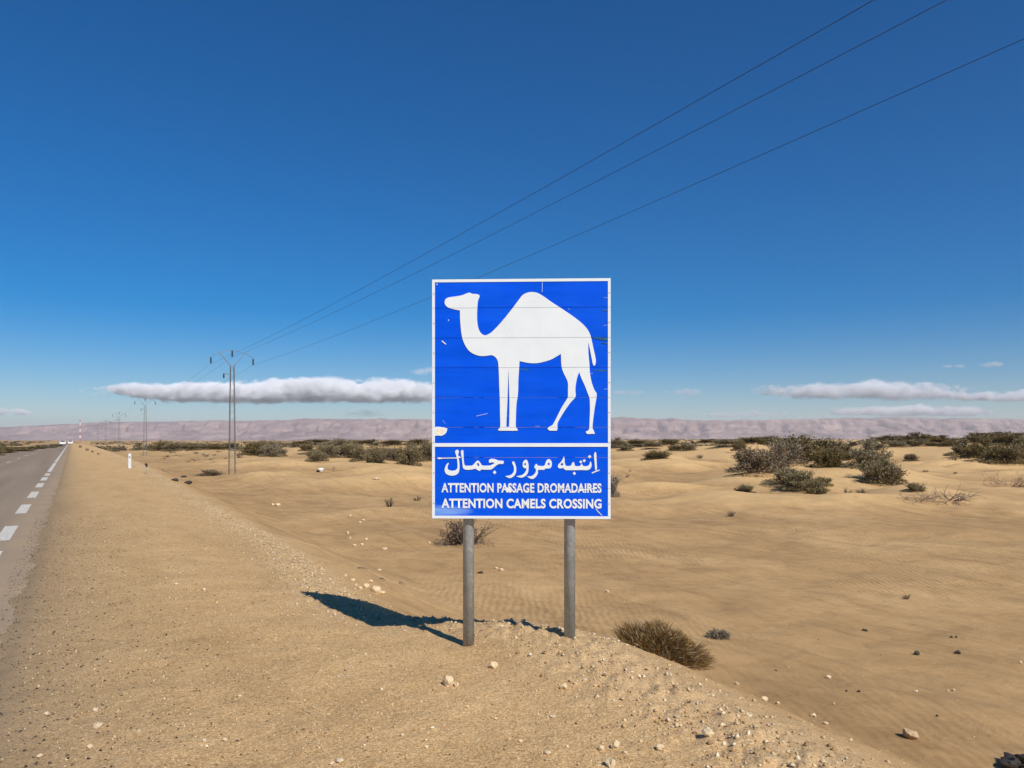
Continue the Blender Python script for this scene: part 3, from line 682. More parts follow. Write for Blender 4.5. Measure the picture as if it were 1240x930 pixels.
# ------------------------------------------------------------------ pylons and wires
steel = simple_mat('weathered_lattice_steel', (0.20, 0.19, 0.18), 0.6, 0.2, 0.3, 3.0)
glassi = simple_mat('brown_glazed_insulator', (0.045, 0.05, 0.05), 0.3, 0, 0.2)
concrete = simple_mat('pale_concrete', (0.42, 0.36, 0.28), 0.9, 0, 0.2, 6, 0.3)
PH = 11.35; TL = 12.5
def insulator(parent, x, y, ztop, n=5, ln=0.55):
    mb = MB(); pts = []; rr_ = []
    for i in range(n * 2 + 1):
        pts.append((x, y, ztop - ln * i / (n * 2))); rr_.append(0.10 if i % 2 else 0.035)
    mb.tube(pts, rr_, 8); return mb.build('insulator', glassi, parent)
def make_pylon():
    root = empty('lattice_pylon', (0, 0, 0), TH)
    hb, ht, zt = 0.27, 0.15, 9.95
    def corner(i, z):
        h = hb + (ht - hb) * z / zt; return Vector(((-1, 1, 1, -1)[i] * h, (-1, -1, 1, 1)[i] * h, z))
    for i in range(4):
        MB().tube([corner(i, 0.05), corner(i, zt)], 0.027, 4).build('leg', steel, root)
    MB().box(-0.55, 0.55, -0.55, 0.55, -0.6, 0.06).build('footing', concrete, root)
    for f in range(4):
        mb = MB(); n = 15
        for k in range(n):
            z0 = 0.3 + (zt - 0.3) * k / n; z1 = 0.3 + (zt - 0.3) * (k + 1) / n
            a, b = (f, (f + 1) % 4) if k % 2 else ((f + 1) % 4, f)
            mb.tube([corner(a, z0), corner(b, z1)], 0.009, 4)
        mb.build('lacing', steel, root)
    for sx_ in (-1, 1):
        for sy in (-1, 1):
            MB().tube([(sx_ * 0.15, sy * 0.15, zt - 0.02), (sx_ * 1.10, sy * 0.06, 11.08)], 0.022, 4).build('arm', steel, root)
    MB().tube([(-1.82, 0, 10.66), (-1.10, 0, 11.10), (0, 0, 11.33), (1.10, 0, 11.10), (1.82, 0, 10.70)], 0.028, 4).build('crossarm', steel, root)
    MB().tube([(-1.82, 0, 10.60), (-0.2, 0, 10.35)], 0.0, 3)
    MB().tube([(-0.15, 0, 9.15), (-0.75, 0, 9.22)], 0.035, 4).build('side_arm', steel, root)
    insulator(root, -1.80, 0, 10.60); insulator(root, 1.80, 0, 10.64); insulator(root, 0, 0, 11.28); insulator(root, -0.72, 0, 9.2, 4, 0.4)
    return root
def copy_tree(o, parent=None):
    c = o.copy(); COL.objects.link(c); c.parent = parent
    for ch in list(o.children): copy_tree(ch, c)
    return c
pyl = make_pylon(); PYS = [72, 165, 258, 360, 470]
plabels = ['nearest and tallest-looking lattice pylon with V-shaped head, standing on open sand', 'second lattice pylon from the sign, standing before the dark shrub belt',
           'third lattice pylon from the sign, thin and fading into the mountains', 'fourth lattice pylon from the sign, faint against the mountains', 'farthest lattice pylon, a hair-thin mast near the road']
kids = [q for q in bpy.data.objects if q.parent == pyl]
pybase = []
for i, s in enumerate(PYS):
    x, y = xy(TL, s); z = FLOOR + (0 if i == 0 else 0); z = hz(x, y)
    pybase.append(z)
    if i == 0: o = pyl
    else:
        o = copy_tree(pyl)
    o.location = (x, y, z)
    tag(o, plabels[i], 'pylon', 'power line pylons')
wire_m = simple_mat('dark_conductor', (0.03, 0.03, 0.035), 0.5, 0.4)
for k, (dl, zi, znear, lab) in enumerate(((-1.80, 10.05, 9.85, 'left power cable sagging from the pylons, on the road side'), (0.0, 10.73, 10.2, 'middle power cable, the highest on the pylon heads'), (1.80, 10.09, 10.1, 'right power cable on the side away from the road'))):
    pts = []; S = [-34] + PYS; Zs = [znear] + [b + zi for b in pybase]
    for i in range(len(S) - 1):
        for t in np.linspace(0, 1, 33)[(1 if i else 0):]:
            s = S[i] + (S[i + 1] - S[i]) * t; x, y = xy(TL + dl, s)
            pts.append((x, y, Zs[i] * (1 - t) + Zs[i + 1] * t - 4 * 0.95 * t * (1 - t)))
    o = MB().tube(pts, 0.0065, 5).build('power_cable', wire_m, None, True); tag(o, lab, 'cable', 'power cables')

# banded radio mast far down the road
mast_red = simple_mat('red_mast_paint', (0.46, 0.20, 0.18), 0.6); mast_white = simple_mat('white_mast_paint', (0.8, 0.8, 0.78), 0.6)
md = 1250.0; mx = (97 - 620) / F * md; mz = hz(mx, md)
mast = empty('radio_mast', (mx, md, mz)); tag(mast, 'red and white banded radio mast beside the far end of the road', 'mast')
for i in range(7):
    mb = MB(); z0, z1 = i * 5.2, i * 5.2 + 5.15; h0 = 0.85 - i * 0.07; h1 = h0 - 0.07
    for a, b in ((-1, -1), (1, -1), (1, 1), (-1, 1)):
        mb.tube([(a * h0, b * h0, z0), (a * h1, b * h1, z1)], 0.11, 4)
    for q in range(4):
        c = ((-1, -1), (1, -1), (1, 1), (-1, 1)); a = c[q]; b = c[(q + 1) % 4]
        mb.tube([(a[0] * h0, a[1] * h0, z0), (b[0] * h1, b[1] * h1, z1)], 0.10, 4); mb.tube([(b[0] * h0, b[1] * h0, z0), (a[0] * h1, a[1] * h1, z1)], 0.10, 4)
    mb.build('mast_section', mast_white if i % 2 else mast_red, mast)

# ------------------------------------------------------------------ cars far down the road
car_white = simple_mat('white_car_paint', (0.78, 0.78, 0.76), 0.3, 0, 0.03); car_glass = simple_mat('car_glass', (0.02, 0.025, 0.03), 0.1); rubber = simple_mat('black_rubber', (0.02, 0.02, 0.02), 0.8); lamp_m = simple_mat('headlamp_lens', (0.7, 0.7, 0.68), 0.1)
def make_car():
    root = empty('car', (0, 0, 0), TH)
    prof = [(-2.05, 0.35), (-2.1, 0.75), (-1.95, 0.92), (-1.3, 0.98), (-0.6, 1.42), (0.9, 1.45), (1.7, 1.02), (2.05, 0.95), (2.1, 0.4), (1.9, 0.28), (-1.9, 0.28)]
    V = []; Fc = []
    W = [0.70, 0.84, 0.86, 0.86, 0.84, 0.70]
    n = len(prof)
    for j, x in enumerate((-0.86, -0.80, -0.3, 0.3, 0.80, 0.86)):
        for (yy, z) in prof:
            e = 0.03 if abs(x) > 0.83 else 0
            ww = x * (0.82 if z > 1.2 else 1.0)
            V.append((ww, yy * (1 - e), z - (0.03 if e else 0)))
    for j in range(5):
        for i in range(n): Fc.append((j * n + i, (j + 1) * n + i, (j + 1) * n + (i + 1) % n, j * n + (i + 1) % n))
    Fc.append(tuple(reversed(range(n)))); Fc.append(tuple(5 * n + i for i in range(n)))
    link('body', mesh('body', V, Fc), car_white, root)
    def quad(name, q, m): return link(name, mesh(name, q, [(0, 1, 2, 3)]), m, root)
    quad('windscreen', [(-0.66, -1.25, 1.03), (0.66, -1.25, 1.03), (0.58, -0.68, 1.40), (-0.58, -0.68, 1.40)], car_glass)
    quad('rear_window', [(0.66, 1.64, 1.08), (-0.66, 1.64, 1.08), (-0.58, 1.0, 1.43), (0.58, 1.0, 1.43)], car_glass)
    for sx_ in (-1, 1):
        quad('side_window', [(sx_ * 0.875, -1.0, 1.0), (sx_ * 0.875, 1.4, 1.0), (sx_ * 0.75, 0.9, 1.38), (sx_ * 0.75, -0.5, 1.38)], car_glass)
        MB().box(sx_ * 0.62 - 0.14, sx_ * 0.62 + 0.14, -2.13, -2.04, 0.62, 0.78).build('headlight', lamp_m, root)
        for yy in (-1.3, 1.3):
            wh = MB().tube([(sx_ * 0.70, yy, 0.31), (sx_ * 0.89, yy, 0.31)], 0.31, 16).build('wheel', rubber, root)
            MB().tube([(sx_ * 0.885, yy, 0.31), (sx_ * 0.905, yy, 0.31)], 0.19, 12).build('rim', galv, wh)
    return root
car = make_car(); ckids = [q for q in bpy.data.objects if q.parent == car]
x, y = xy(-2.35, 290); car.location = (x, y, float(road_z(290)))
tag(car, 'small white car on the road, in the lane beside the solid edge line', 'car', 'cars far down the road')
c2 = copy_tree(car)
x, y = xy(-0.2, 345); c2.location = (x, y, hz(x, y))
tag(c2, 'white car pulled over on the road shoulder, farther than the other', 'car', 'cars far down the road')

# ------------------------------------------------------------------ plants
def cvar(base, n, v=0.35):
    b = np.array(base)[None, :] * (1 + RNG.uniform(-v, v, (n, 1))); return b * (1 + RNG.uniform(-0.08, 0.08, (n, 3)))
def leaf_mesh(name, P0, D, ln, wd, base, v=0.4):
    """kite-shaped leaf sprays: P0 root points, D directions, all numpy"""
    n = len(P0); D = D / np.linalg.norm(D, axis=1, keepdims=True)
    U = np.cross(D, RNG.normal(size=(n, 3))); U /= np.linalg.norm(U, axis=1, keepdims=True)
    ln = np.broadcast_to(ln, (n,))[:, None]; wd = np.broadcast_to(wd, (n,))[:, None]
    V = np.stack([P0, P0 + D * ln * 0.5 + U * wd * 0.5, P0 + D * ln, P0 + D * ln * 0.5 - U * wd * 0.5], 1).reshape(-1, 3)
    me = big_mesh(name, V, np.arange(n * 4).reshape(n, 4), 4)
    C = cvar(base, n, v); dead = RNG.uniform(size=n) < 0.10; C[dead] = cvar((0.30, 0.215, 0.13), int(dead.sum()), 0.3)
    color_attr(me, 'Col', np.repeat(C, 4, axis=0)); return me
def shrub_meshes(seed, col, nleaf=4200, lobes=9, spread=1.0, stemcol=(0.10, 0.075, 0.05)):
    """unit shrub: about 1 wide, 1 high; returns foliage and stems"""
    r = np.random.default_rng(seed); P0 = []; D = []; mb = MB()
    cen = []
    for k in range(lobes):
        if k > 2 and r.uniform() < 0.28: continue
        a = 2 * np.pi * (k * 0.618 + r.uniform(-0.1, 0.1)); q = np.sqrt((k + 0.5) / lobes) * 0.38 * spread
        top = np.sqrt(max(0.05, 1 - (q / 0.46) ** 2)) * 0.74 * r.uniform(0.45, 1.2)
        cen.append((q * np.cos(a), q * np.sin(a), max(0.14, top), r.uniform(0.07, 0.17)))
    for (cx, cy, cz, cr) in cen:
        m = nleaf // lobes
        # branchlets fanning out through the lobe
        nb = 26
        for b in range(nb):
            dirv = r.normal(size=3); dirv[2] = abs(dirv[2]) * 0.9 + 0.15 * r.normal(); dirv /= np.linalg.norm(dirv)
            tip = np.array([cx, cy, cz]) + dirv * cr * r.uniform(0.7, 1.75) * np.array([1, 1, 1.15])
            root = np.array([cx * 0.75, cy * 0.75, cz * r.uniform(0.1, 0.6)])
            t = r.uniform(0.15, 1.0, m // nb + 1)[:, None] ** 0.75
            pts = root + (tip - root) * t + r.normal(size=(len(t), 3)) * 0.020
            pts[:, 2] = np.maximum(pts[:, 2], 0.01)
            P0.append(pts); D.append((tip - root) / np.linalg.norm(tip - root) + r.normal(size=(len(t), 3)) * 0.55 + np.array([0, 0, 0.25]))
            if b % 2 == 0:
                mb.tube([tuple(root * 0.15), tuple(root * 0.8 + r.normal(size=3) * 0.02), tuple(root + (tip - root) * 0.85)], [0.010, 0.007, 0.003], 3, False)
                if b % 4 == 0: mb.tube([tuple(root), tuple(tip + (tip - root) * r.uniform(0.05, 0.35))], [0.004, 0.002], 3, False)
    # skirt of low sprays
    k = nleaf // 4; a = r.uniform(0, 2 * np.pi, k); q = np.sqrt(r.uniform(0.0, 1.0, k)) * 0.47 * spread
    sk = np.stack([q * np.cos(a), q * np.sin(a), r.uniform(0.0, 0.42, k) * (1 - 1.6 * q)], -1); P0.append(sk)
    D.append(np.stack([np.cos(a), np.sin(a), np.full(k, 0.6)], -1) + r.normal(size=(k, 3)) * 0.5)
    P0 = np.concatenate(P0); D = np.concatenate(D); n = len(P0)
    me = leaf_mesh('foliage', P0, D, r.uniform(0.035, 0.085, n), r.uniform(0.010, 0.024, n), col)
    ms = mb.mesh('stems'); color_attr(ms, 'Col', cvar(stemcol, len(ms.vertices), 0.2)); return me, ms
leaf_m = attr_mat('dusty_leaves'); 
KCOL = {'green': (0.215, 0.168, 0.074), 'olive': (0.225, 0.176, 0.066), 'grey': (0.275, 0.215, 0.140), 'red': (0.150, 0.092, 0.058)}
PROTO = {}
for ki, (k, c) in enumerate(KCOL.items()):
    nn = {'green': 5, 'olive': 3, 'grey': 3, 'red': 1}[k]
    PROTO[k] = [shrub_meshes(100 * ki + j, c, 7500 if k != 'red' else 1300, (15, 11, 18, 13, 9)[j] if k != 'red' else 7, stemcol=(0.10, 0.075, 0.05) if k != 'grey' else (0.2, 0.16, 0.12)) for j in range(nn)]
SMALL = {k: [shrub_meshes(900 + 10 * ki + j, c, 420, 5) for j in range(3)] for ki, (k, c) in enumerate(KCOL.items())}
rs = random.Random(5)
for (px, py, d, wpx, hpx, kind, lab, grp) in SHRUBS:
    W = wpx / F * d * (1.2 if d < 70 else 1.06); H = hpx / F * d * 1.10
    x = (px - 620) / F * d; z = hz(x, d)
    tiny = wpx < 16
    fo, stm = rs.choice((SMALL if tiny else PROTO)[kind])
    o = empty('desert_shrub', (x, d, z - 0.03 * H), rs.uniform(0, 6.28))
    o.scale = (W, W, H)
    tag(o, lab, 'shrub', grp)
    link('foliage', fo, leaf_m, o)
    link('stems', stm, leaf_m, o)

# dead bare shrubs
def dead_mesh(seed, n=26, up=0.5):
    r = random.Random(seed); mb = MB()
    def grow(p, dv, ln, rad, dep):
        pts = [p]; q = p.copy(); dd = dv.copy()
        for k in range(4):
            dd = (dd + Vector((r.gauss(0, .28), r.gauss(0, .28), r.gauss(0, .22)))).normalized(); q = q + dd * ln / 4
            q.z = max(q.z, 0.01); pts.append(q.copy())
            if dep > 0 and k > 0 and r.random() < 0.75:
                grow(q.copy(), (dd + Vector((r.gauss(0, .7), r.gauss(0, .7), r.gauss(0.15, .5)))).normalized(), ln * 0.55, rad * 0.6, dep - 1)
        mb.tube(pts, [rad, rad * 0.85, rad * 0.7, rad * 0.55, rad * 0.3], 4, False)
    for i in range(n):
        a = r.uniform(0, 6.28); q = r.uniform(0, 0.4)
        grow(Vector((q * math.cos(a), q * math.sin(a), 0)), Vector((math.cos(a) * 0.8, math.sin(a) * 0.8, up * r.uniform(0.4, 1.6))).normalized(), r.uniform(0.18, 0.42), 0.0085, 2)
    return mb.mesh('branches')
dead_a = simple_mat('bleached_dead_wood', (0.33, 0.22, 0.13), 0.9, 0, 0.35, 3); dead_b = simple_mat('grey_dead_wood', (0.22, 0.155, 0.11), 0.9, 0, 0.35, 3)
for px, py, wpx, hpx, mt, lab, sd, nn in ((1150, 606, 72, 36, dead_b, 'sprawling bare dead shrub with dark crooked branches on the sand', 1, 34), (1108, 606, 46, 26, dead_b, 'grey dead twigs rising over a low green cushion', 2, 26),
                                      (1226, 589, 62, 38, dead_a, 'large pale bare shrub with bleached twigs below the right-hand thicket', 3, 40), (1115, 585, 26, 9, dead_a, 'faint pale dry twigs on the sand behind the sprawling dead shrub', 4, 10),
                                      (1158, 633, 24, 6, dead_b, 'row of tiny dark dead twigs poking out of flat sand', 5, 8), (1181, 631, 9, 6, dead_b, 'single tiny dead twig right of the row of twigs', 6, 3),
                                      (1030, 603, 16, 14, dead_b, 'thin bare stalks beside the upright seedling', 8, 5), (549, 655, 26, 16, dead_b, 'bare twigs lying at the foot of the straggly shrub behind the left post', 9, 8)):
    q = hit(px, py, 8); d = q.y
    o = link('dead_shrub', dead_mesh(sd, nn), mt); o.location = q - Vector((0, 0, 0.01)); o.scale = (wpx / F * d * 0.85, wpx / F * d * 0.85, hpx / F * d * 1.05)
    o.rotation_euler.z = sd * 1.3; tag(o, lab, 'dead shrub')
# twigs lying about
for px, py, wpx, lab in ((438, 690, 18, 'dark curved stick lying on the sand beyond the sign\'s shadow'), (463, 703, 9, 'short dark twig on the sand between curved stick and sign post'), (486, 708, 9, 'small bent twig close to the sign\'s left post')):
    q = hit(px, py, 5); W = wpx / F * q.y; r = random.Random(px); mb = MB()
    pts = [(-W / 2, 0, 0.004), (-W / 5, 0.02, 0.035), (W / 5, -0.01, 0.03), (W / 2.2, -0.05, 0.006)]
    mb.tube(pts, [0.010, 0.012, 0.010, 0.006], 6); mb.tube([pts[1], (-W / 8, -0.06, 0.02)], [0.008, 0.004], 5)
    o = mb.build('twig', dead_b, None, True); o.location = q; tag(o, lab, 'twig')

# brown tussock on the crest beside the right post
def tussock(n, base):
    a = RNG.uniform(0, 2 * np.pi, n); q = np.sqrt(RNG.uniform(0, 1, n)) * 0.40
    sh = np.sqrt(np.clip(1 - (q / 0.43) ** 2, 0.02, 1)) * (0.86 + 0.30 * vnoise(q * np.cos(a) * 7 + 2, q * np.sin(a) * 7, 77)); t = RNG.uniform(0.12, 1.0, n) ** 0.55
    P0 = np.stack([q * np.cos(a) * (0.35 + 0.65 * t), q * np.sin(a) * (0.35 + 0.65 * t), 0.40 * sh * t - 0.07], -1)
    D = np.stack([np.cos(a) * (q * 2.6), np.sin(a) * (q * 2.6), np.full(n, 1.0)], -1) + RNG.normal(size=(n, 3)) * 0.42
    ln = RNG.uniform(0.04, 0.12, n); wd = RNG.uniform(0.0028, 0.006, n)
    return leaf_mesh('blades', P0, D, ln, wd, base, 0.45)
q = P(800, 780, 6.55); z = hz(q.x, q.y)
tus = empty('grass_tussock', (q.x, q.y, z + 0.02)); tag(tus, 'dense brown dome-shaped tussock on the bank edge beside the right post', 'tussock')
tus.scale = (1.04, 0.9, 0.74); tus.rotation_euler = (0, R(17), 0)
link('blades', tussock(14000, (0.205, 0.122, 0.042)), leaf_m, tus)
link('dead_blades', tussock(2500, (0.36, 0.245, 0.11)), leaf_m, tus)
# dry rosette beside it, on the flat below
q = hit(870, 773, 9); W = 32 / F * q.y
n = 700; a = RNG.uniform(0, 6.28, n); q_ = RNG.uniform(0.02, 0.4, n)
me = leaf_mesh('leaves', np.stack([q_ * np.cos(a), q_ * np.sin(a), RNG.uniform(0, 0.35, n) * (1 - q_)], -1), np.stack([np.cos(a), np.sin(a), np.full(n, 0.5)], -1) + RNG.normal(size=(n, 3)) * 0.5, RNG.uniform(0.08, 0.2, n), RNG.uniform(0.02, 0.05, n), (0.20, 0.165, 0.115), 0.5)
o = link('dry_plant', me, leaf_m); o.location = q; o.scale = (W, W, W * 0.85); tag(o, 'small grey withered plant on the sand behind the brown tussock', 'plant')

# far scrub that reads as one mass
def far_scrub():
    Vs = []; Cs = []
    cnt = 0
    while cnt < 4000:
        d = 190 * math.exp(RNG.uniform(0, 2.7)); a = RNG.uniform(-0.66, 0.66)
        x = d * math.sin(a); y = d * math.cos(a); l, s = ls(x, y)
        if abs(l + 3.8) < 9 + 0.01 * d: continue
        dens = fbm(np.array([x / 70]), np.array([y / 70]), 201, 3)[0]
        lim = 0.02 if x > 0 else 0.14
        if dens < lim: continue
        cnt += 1
        W = RNG.uniform(1.2, 3.6) * (1 + d / 1500); H = RNG.uniform(0.7, 1.9) * (1.0 if x > 0 else 0.8); n = 18
        u = RNG.normal(size=(n, 3)); u /= np.linalg.norm(u, axis=1, keepdims=True); u[:, 2] = np.abs(u[:, 2])
        c = np.array([x, y, 0]) + u * np.array([W * 0.5, W * 0.5, H]) * RNG.uniform(0.4, 1, (n, 1))
        t = RNG.normal(size=(n, 3, 3)) * np.array([W * 0.17, W * 0.17, H * 0.20])
        Vs.append(c[:, None, :] + t); Cs.append(np.repeat(cvar((0.150, 0.125, 0.075), n, 0.4), 3, axis=0))
    V = np.concatenate(Vs).reshape(-1, 3)
    V[:, 2] += height(V[:, 0], V[:, 1], False)
    me = big_mesh('far_scrub', V, np.arange(len(V)).reshape(-1, 3), 3); color_attr(me, 'Col', np.concatenate(Cs)); return me
tag(link('far_scrub', far_scrub(), leaf_m), 'dark belt of distant scrub along the foot of the mountains', 'scrub', kind='stuff')

# ------------------------------------------------------------------ stones and gravel
def stone_mesh(seed, rough=0.28, sub=3):
    bm = bmesh.new(); bmesh.ops.create_icosphere(bm, subdivisions=sub, radius=0.5)
    o = Vector((seed * 3.7, seed * 1.3, 0))
    pl = [(Vector((random.Random(seed * 9 + k).gauss(0, 1), random.Random(seed * 9 + k + 50).gauss(0, 1), random.Random(seed * 9 + k + 90).gauss(0, 1))).normalized(), random.Random(seed + k).uniform(0.30, 0.44)) for k in range(9)]
    for v in bm.verts:
        for nrm, h in pl:
            q = v.co.dot(nrm)
            if q > h: v.co -= nrm * (q - h) * 0.9
        v.co *= 1 + rough * mnoise.noise(v.co * 3 + o) + rough * 0.4 * mnoise.noise(v.co * 9 + o)
    me = bpy.data.meshes.new('stone'); bm.to_mesh(me); bm.free(); return me
pale_stone = simple_mat('pale_limestone', (0.66, 0.50, 0.29), 0.95, 0, 0.25, 5, 0.5); tan_stone = simple_mat('tan_sandstone', (0.46, 0.32, 0.18), 0.9, 0, 0.25, 5, 0.4)
dark_stone = simple_mat('dark_basalt_lump', (0.045, 0.036, 0.028), 0.9, 0, 0.4, 6, 0.5); white_stone = simple_mat('white_chalk_stone', (0.62, 0.48, 0.31), 0.95, 0, 0.25, 5, 0.4)
SM = [stone_mesh(i + 1) for i in range(6)]
SMD = {}
def stone(px, py, wpx, hpx, mat, lab, name='stone', i=0, grp=None, sink=0.18, d0=2.2):
    q = hit(px, py + hpx * 0.4, d0); W = wpx / F * q.y * 0.9; H = hpx / F * q.y * 0.85
    key = (i % 6, mat.name)
    if key not in SMD:
        m_ = SM[i % 6].copy(); m_.name = 'stone'; m_.materials.append(mat); SMD[key] = m_
    o = link(name, SMD[key]); o.location = (q.x, q.y + H * 0.2, hz(q.x, q.y + H * 0.2) + H * (0.5 - sink)); o.scale = (W * 1.05, W * 0.85, H * 1.25); o.rotation_euler.z = i * 1.9
    tag(o, lab, 'stone', grp); return o
stone(597, 806, 13, 9, pale_stone, 'pale rounded stone in front of the left sign post', i=0)
stone(543, 825, 20, 15, pale_stone, 'crumbly yellowish clod in front and left of the left sign post', i=1)
stone(553, 829, 9, 7, pale_stone, 'small chip touching the crumbly yellowish clod', i=4)
stone(683, 831, 12, 8, pale_stone, 'pale flat stone in front of the right sign post', i=2)
stone(857, 887, 17, 11, pale_stone, 'yellowish stone on the bank shoulder below the brown tussock', i=3)
stone(843, 886, 8, 7, tan_stone, 'small brown stone left of the yellowish stone on the bank', i=2)
stone(745, 902, 14, 12, pale_stone, 'rounded pale stone with a dark shadow, rearmost of the three stones together', i=5)
stone(728, 907, 12, 8, pale_stone, 'flat pale stone, leftmost of the three stones together', i=1)
stone(740, 925, 18, 12, pale_stone, 'two-toned angular stone, front one of the three stones together', i=4)
for a in ((663, 911, 10, 5), (798, 905, 14, 5), (757, 911, 9, 4), (669, 867, 10, 3), (630, 898, 7, 4), (566, 856, 6, 4), (820, 868, 8, 4), (516, 905, 7, 4), (487, 890, 8, 4), (600, 870, 6, 3)):
    stone(*a, pale_stone, 'small pale chip of stone lying in the gravel before the sign', i=int(a[0]) % 6, grp='pale chips before the sign')
for a in ((115, 860, 10, 6), (118, 878, 14, 7), (56, 864, 9, 5), (108, 905, 9, 5), (247, 897, 8, 5), (411, 921, 12, 6), (401, 925, 8, 5), (272, 896, 9, 4), (47, 916, 9, 5), (213, 707, 6, 4), (247, 714, 7, 4)):
    stone(*a, white_stone, 'whitish pebble on the gravel shoulder beside the road', i=int(a[0]) % 6, grp='whitish pebbles on the shoulder')
stone(455, 714, 20, 11, pale_stone, 'largest crumbly rubble clod on the bank edge above the sign\'s shadow', i=1, d0=5)
for i, a in enumerate(((443, 709, 10, 6), (436, 712, 8, 5), (449, 704, 7, 4), (427, 702, 8, 5), (431, 708, 6, 4), (463, 718, 8, 5), (418, 697, 6, 4))):
    stone(*a, pale_stone, 'pale rubble stone along the bank edge behind the sign\'s shadow', i=i, grp='rubble along the bank edge', d0=4)
for i, a in enumerate(((925, 846, 11, 6), (942, 852, 7, 4), (985, 866, 9, 5), (1000, 876, 7, 4), (893, 828, 6, 4), (1030, 896, 7, 4))):
    stone(*a, pale_stone, 'pale rubble stone along the bank edge below the brown tussock', i=i, grp='rubble below the tussock', d0=2.5)
rk = stone(1103, 890, 22, 13, tan_stone, 'large reddish-tan rock alone on the sand below the bank', 'rock', 3, d0=5, sink=0.1); rk.rotation_euler = (0, R(24), 0.2)
stone(1003, 820, 8, 4, white_stone, 'white pebble on the sand flat behind the bank edge', i=0, d0=5)
for a in ((1110, 791, 8, 6), (1160, 790, 9, 5), (1152, 771, 4, 3), (1158, 771, 3, 3), (1025, 837, 4, 2.5), (1040, 837, 5, 3), (1135, 867, 4, 3), (940, 812, 3, 2), (1048, 763, 9, 3)):
    stone(*a, dark_stone, 'dark little stone scattered on the open sand flat', i=int(a[0]) % 6, grp='dark stones on the flat', d0=5)
for a in ((1109, 837, 7, 3), (1148, 837, 4, 3), (1155, 836, 4, 4), (1010, 852, 3, 3), (736, 716, 6, 4), (1236, 802, 4, 4)):
    stone(*a, white_stone, 'tiny white pebble scattered on the open sand flat', i=int(a[0]) % 6, grp='white pebbles on the flat', d0=5)
for a in ((424, 624, 5, 3), (440, 630, 5, 3), (436, 632, 5, 3), (421, 645, 5, 4), (443, 653, 6, 4), (429, 660, 6, 3), (438, 659, 5, 3), (466, 664, 9, 4), (459, 690, 7, 3), (336, 611, 8, 4), (330, 611, 5, 3), (607, 690, 9, 4), (601, 688, 7, 3), (520, 657, 5, 3), (424, 651, 4, 3)):
    stone(*a, white_stone, 'whitish stone on the sand behind the sign and its shadow', i=int(a[0]) % 6, grp='whitish stones behind the sign', d0=9)
stone(582, 693, 9, 3, dark_stone, 'dark flat stone on the sand just right of the left post', i=2, d0=9)
for a in ((212, 581, 10, 4), (227, 584, 11, 5), (222, 577, 8, 3)):
    stone(*a, dark_stone, 'dark lump on the far bank edge towards the pylon', i=int(a[0]) % 6, grp='dark lumps on the far bank', d0=15)
stone(455, 579.5, 10, 3, white_stone, 'pale slab lying on the sand before the long thicket', 'slab', 3, d0=30)
o = stone(1240, 924, 44, 22, dark_stone, 'black lumpy heap of asphalt at the foot of the bank', 'asphalt_lump', 4, d0=4)
o.data = stone_mesh(17, 0.75, 4); o.data.materials.append(dark_stone)
stone(1234, 926, 9, 7, white_stone, 'white stone stuck on the black lumpy heap', 'stone', 2, d0=4).location.z += 0.06

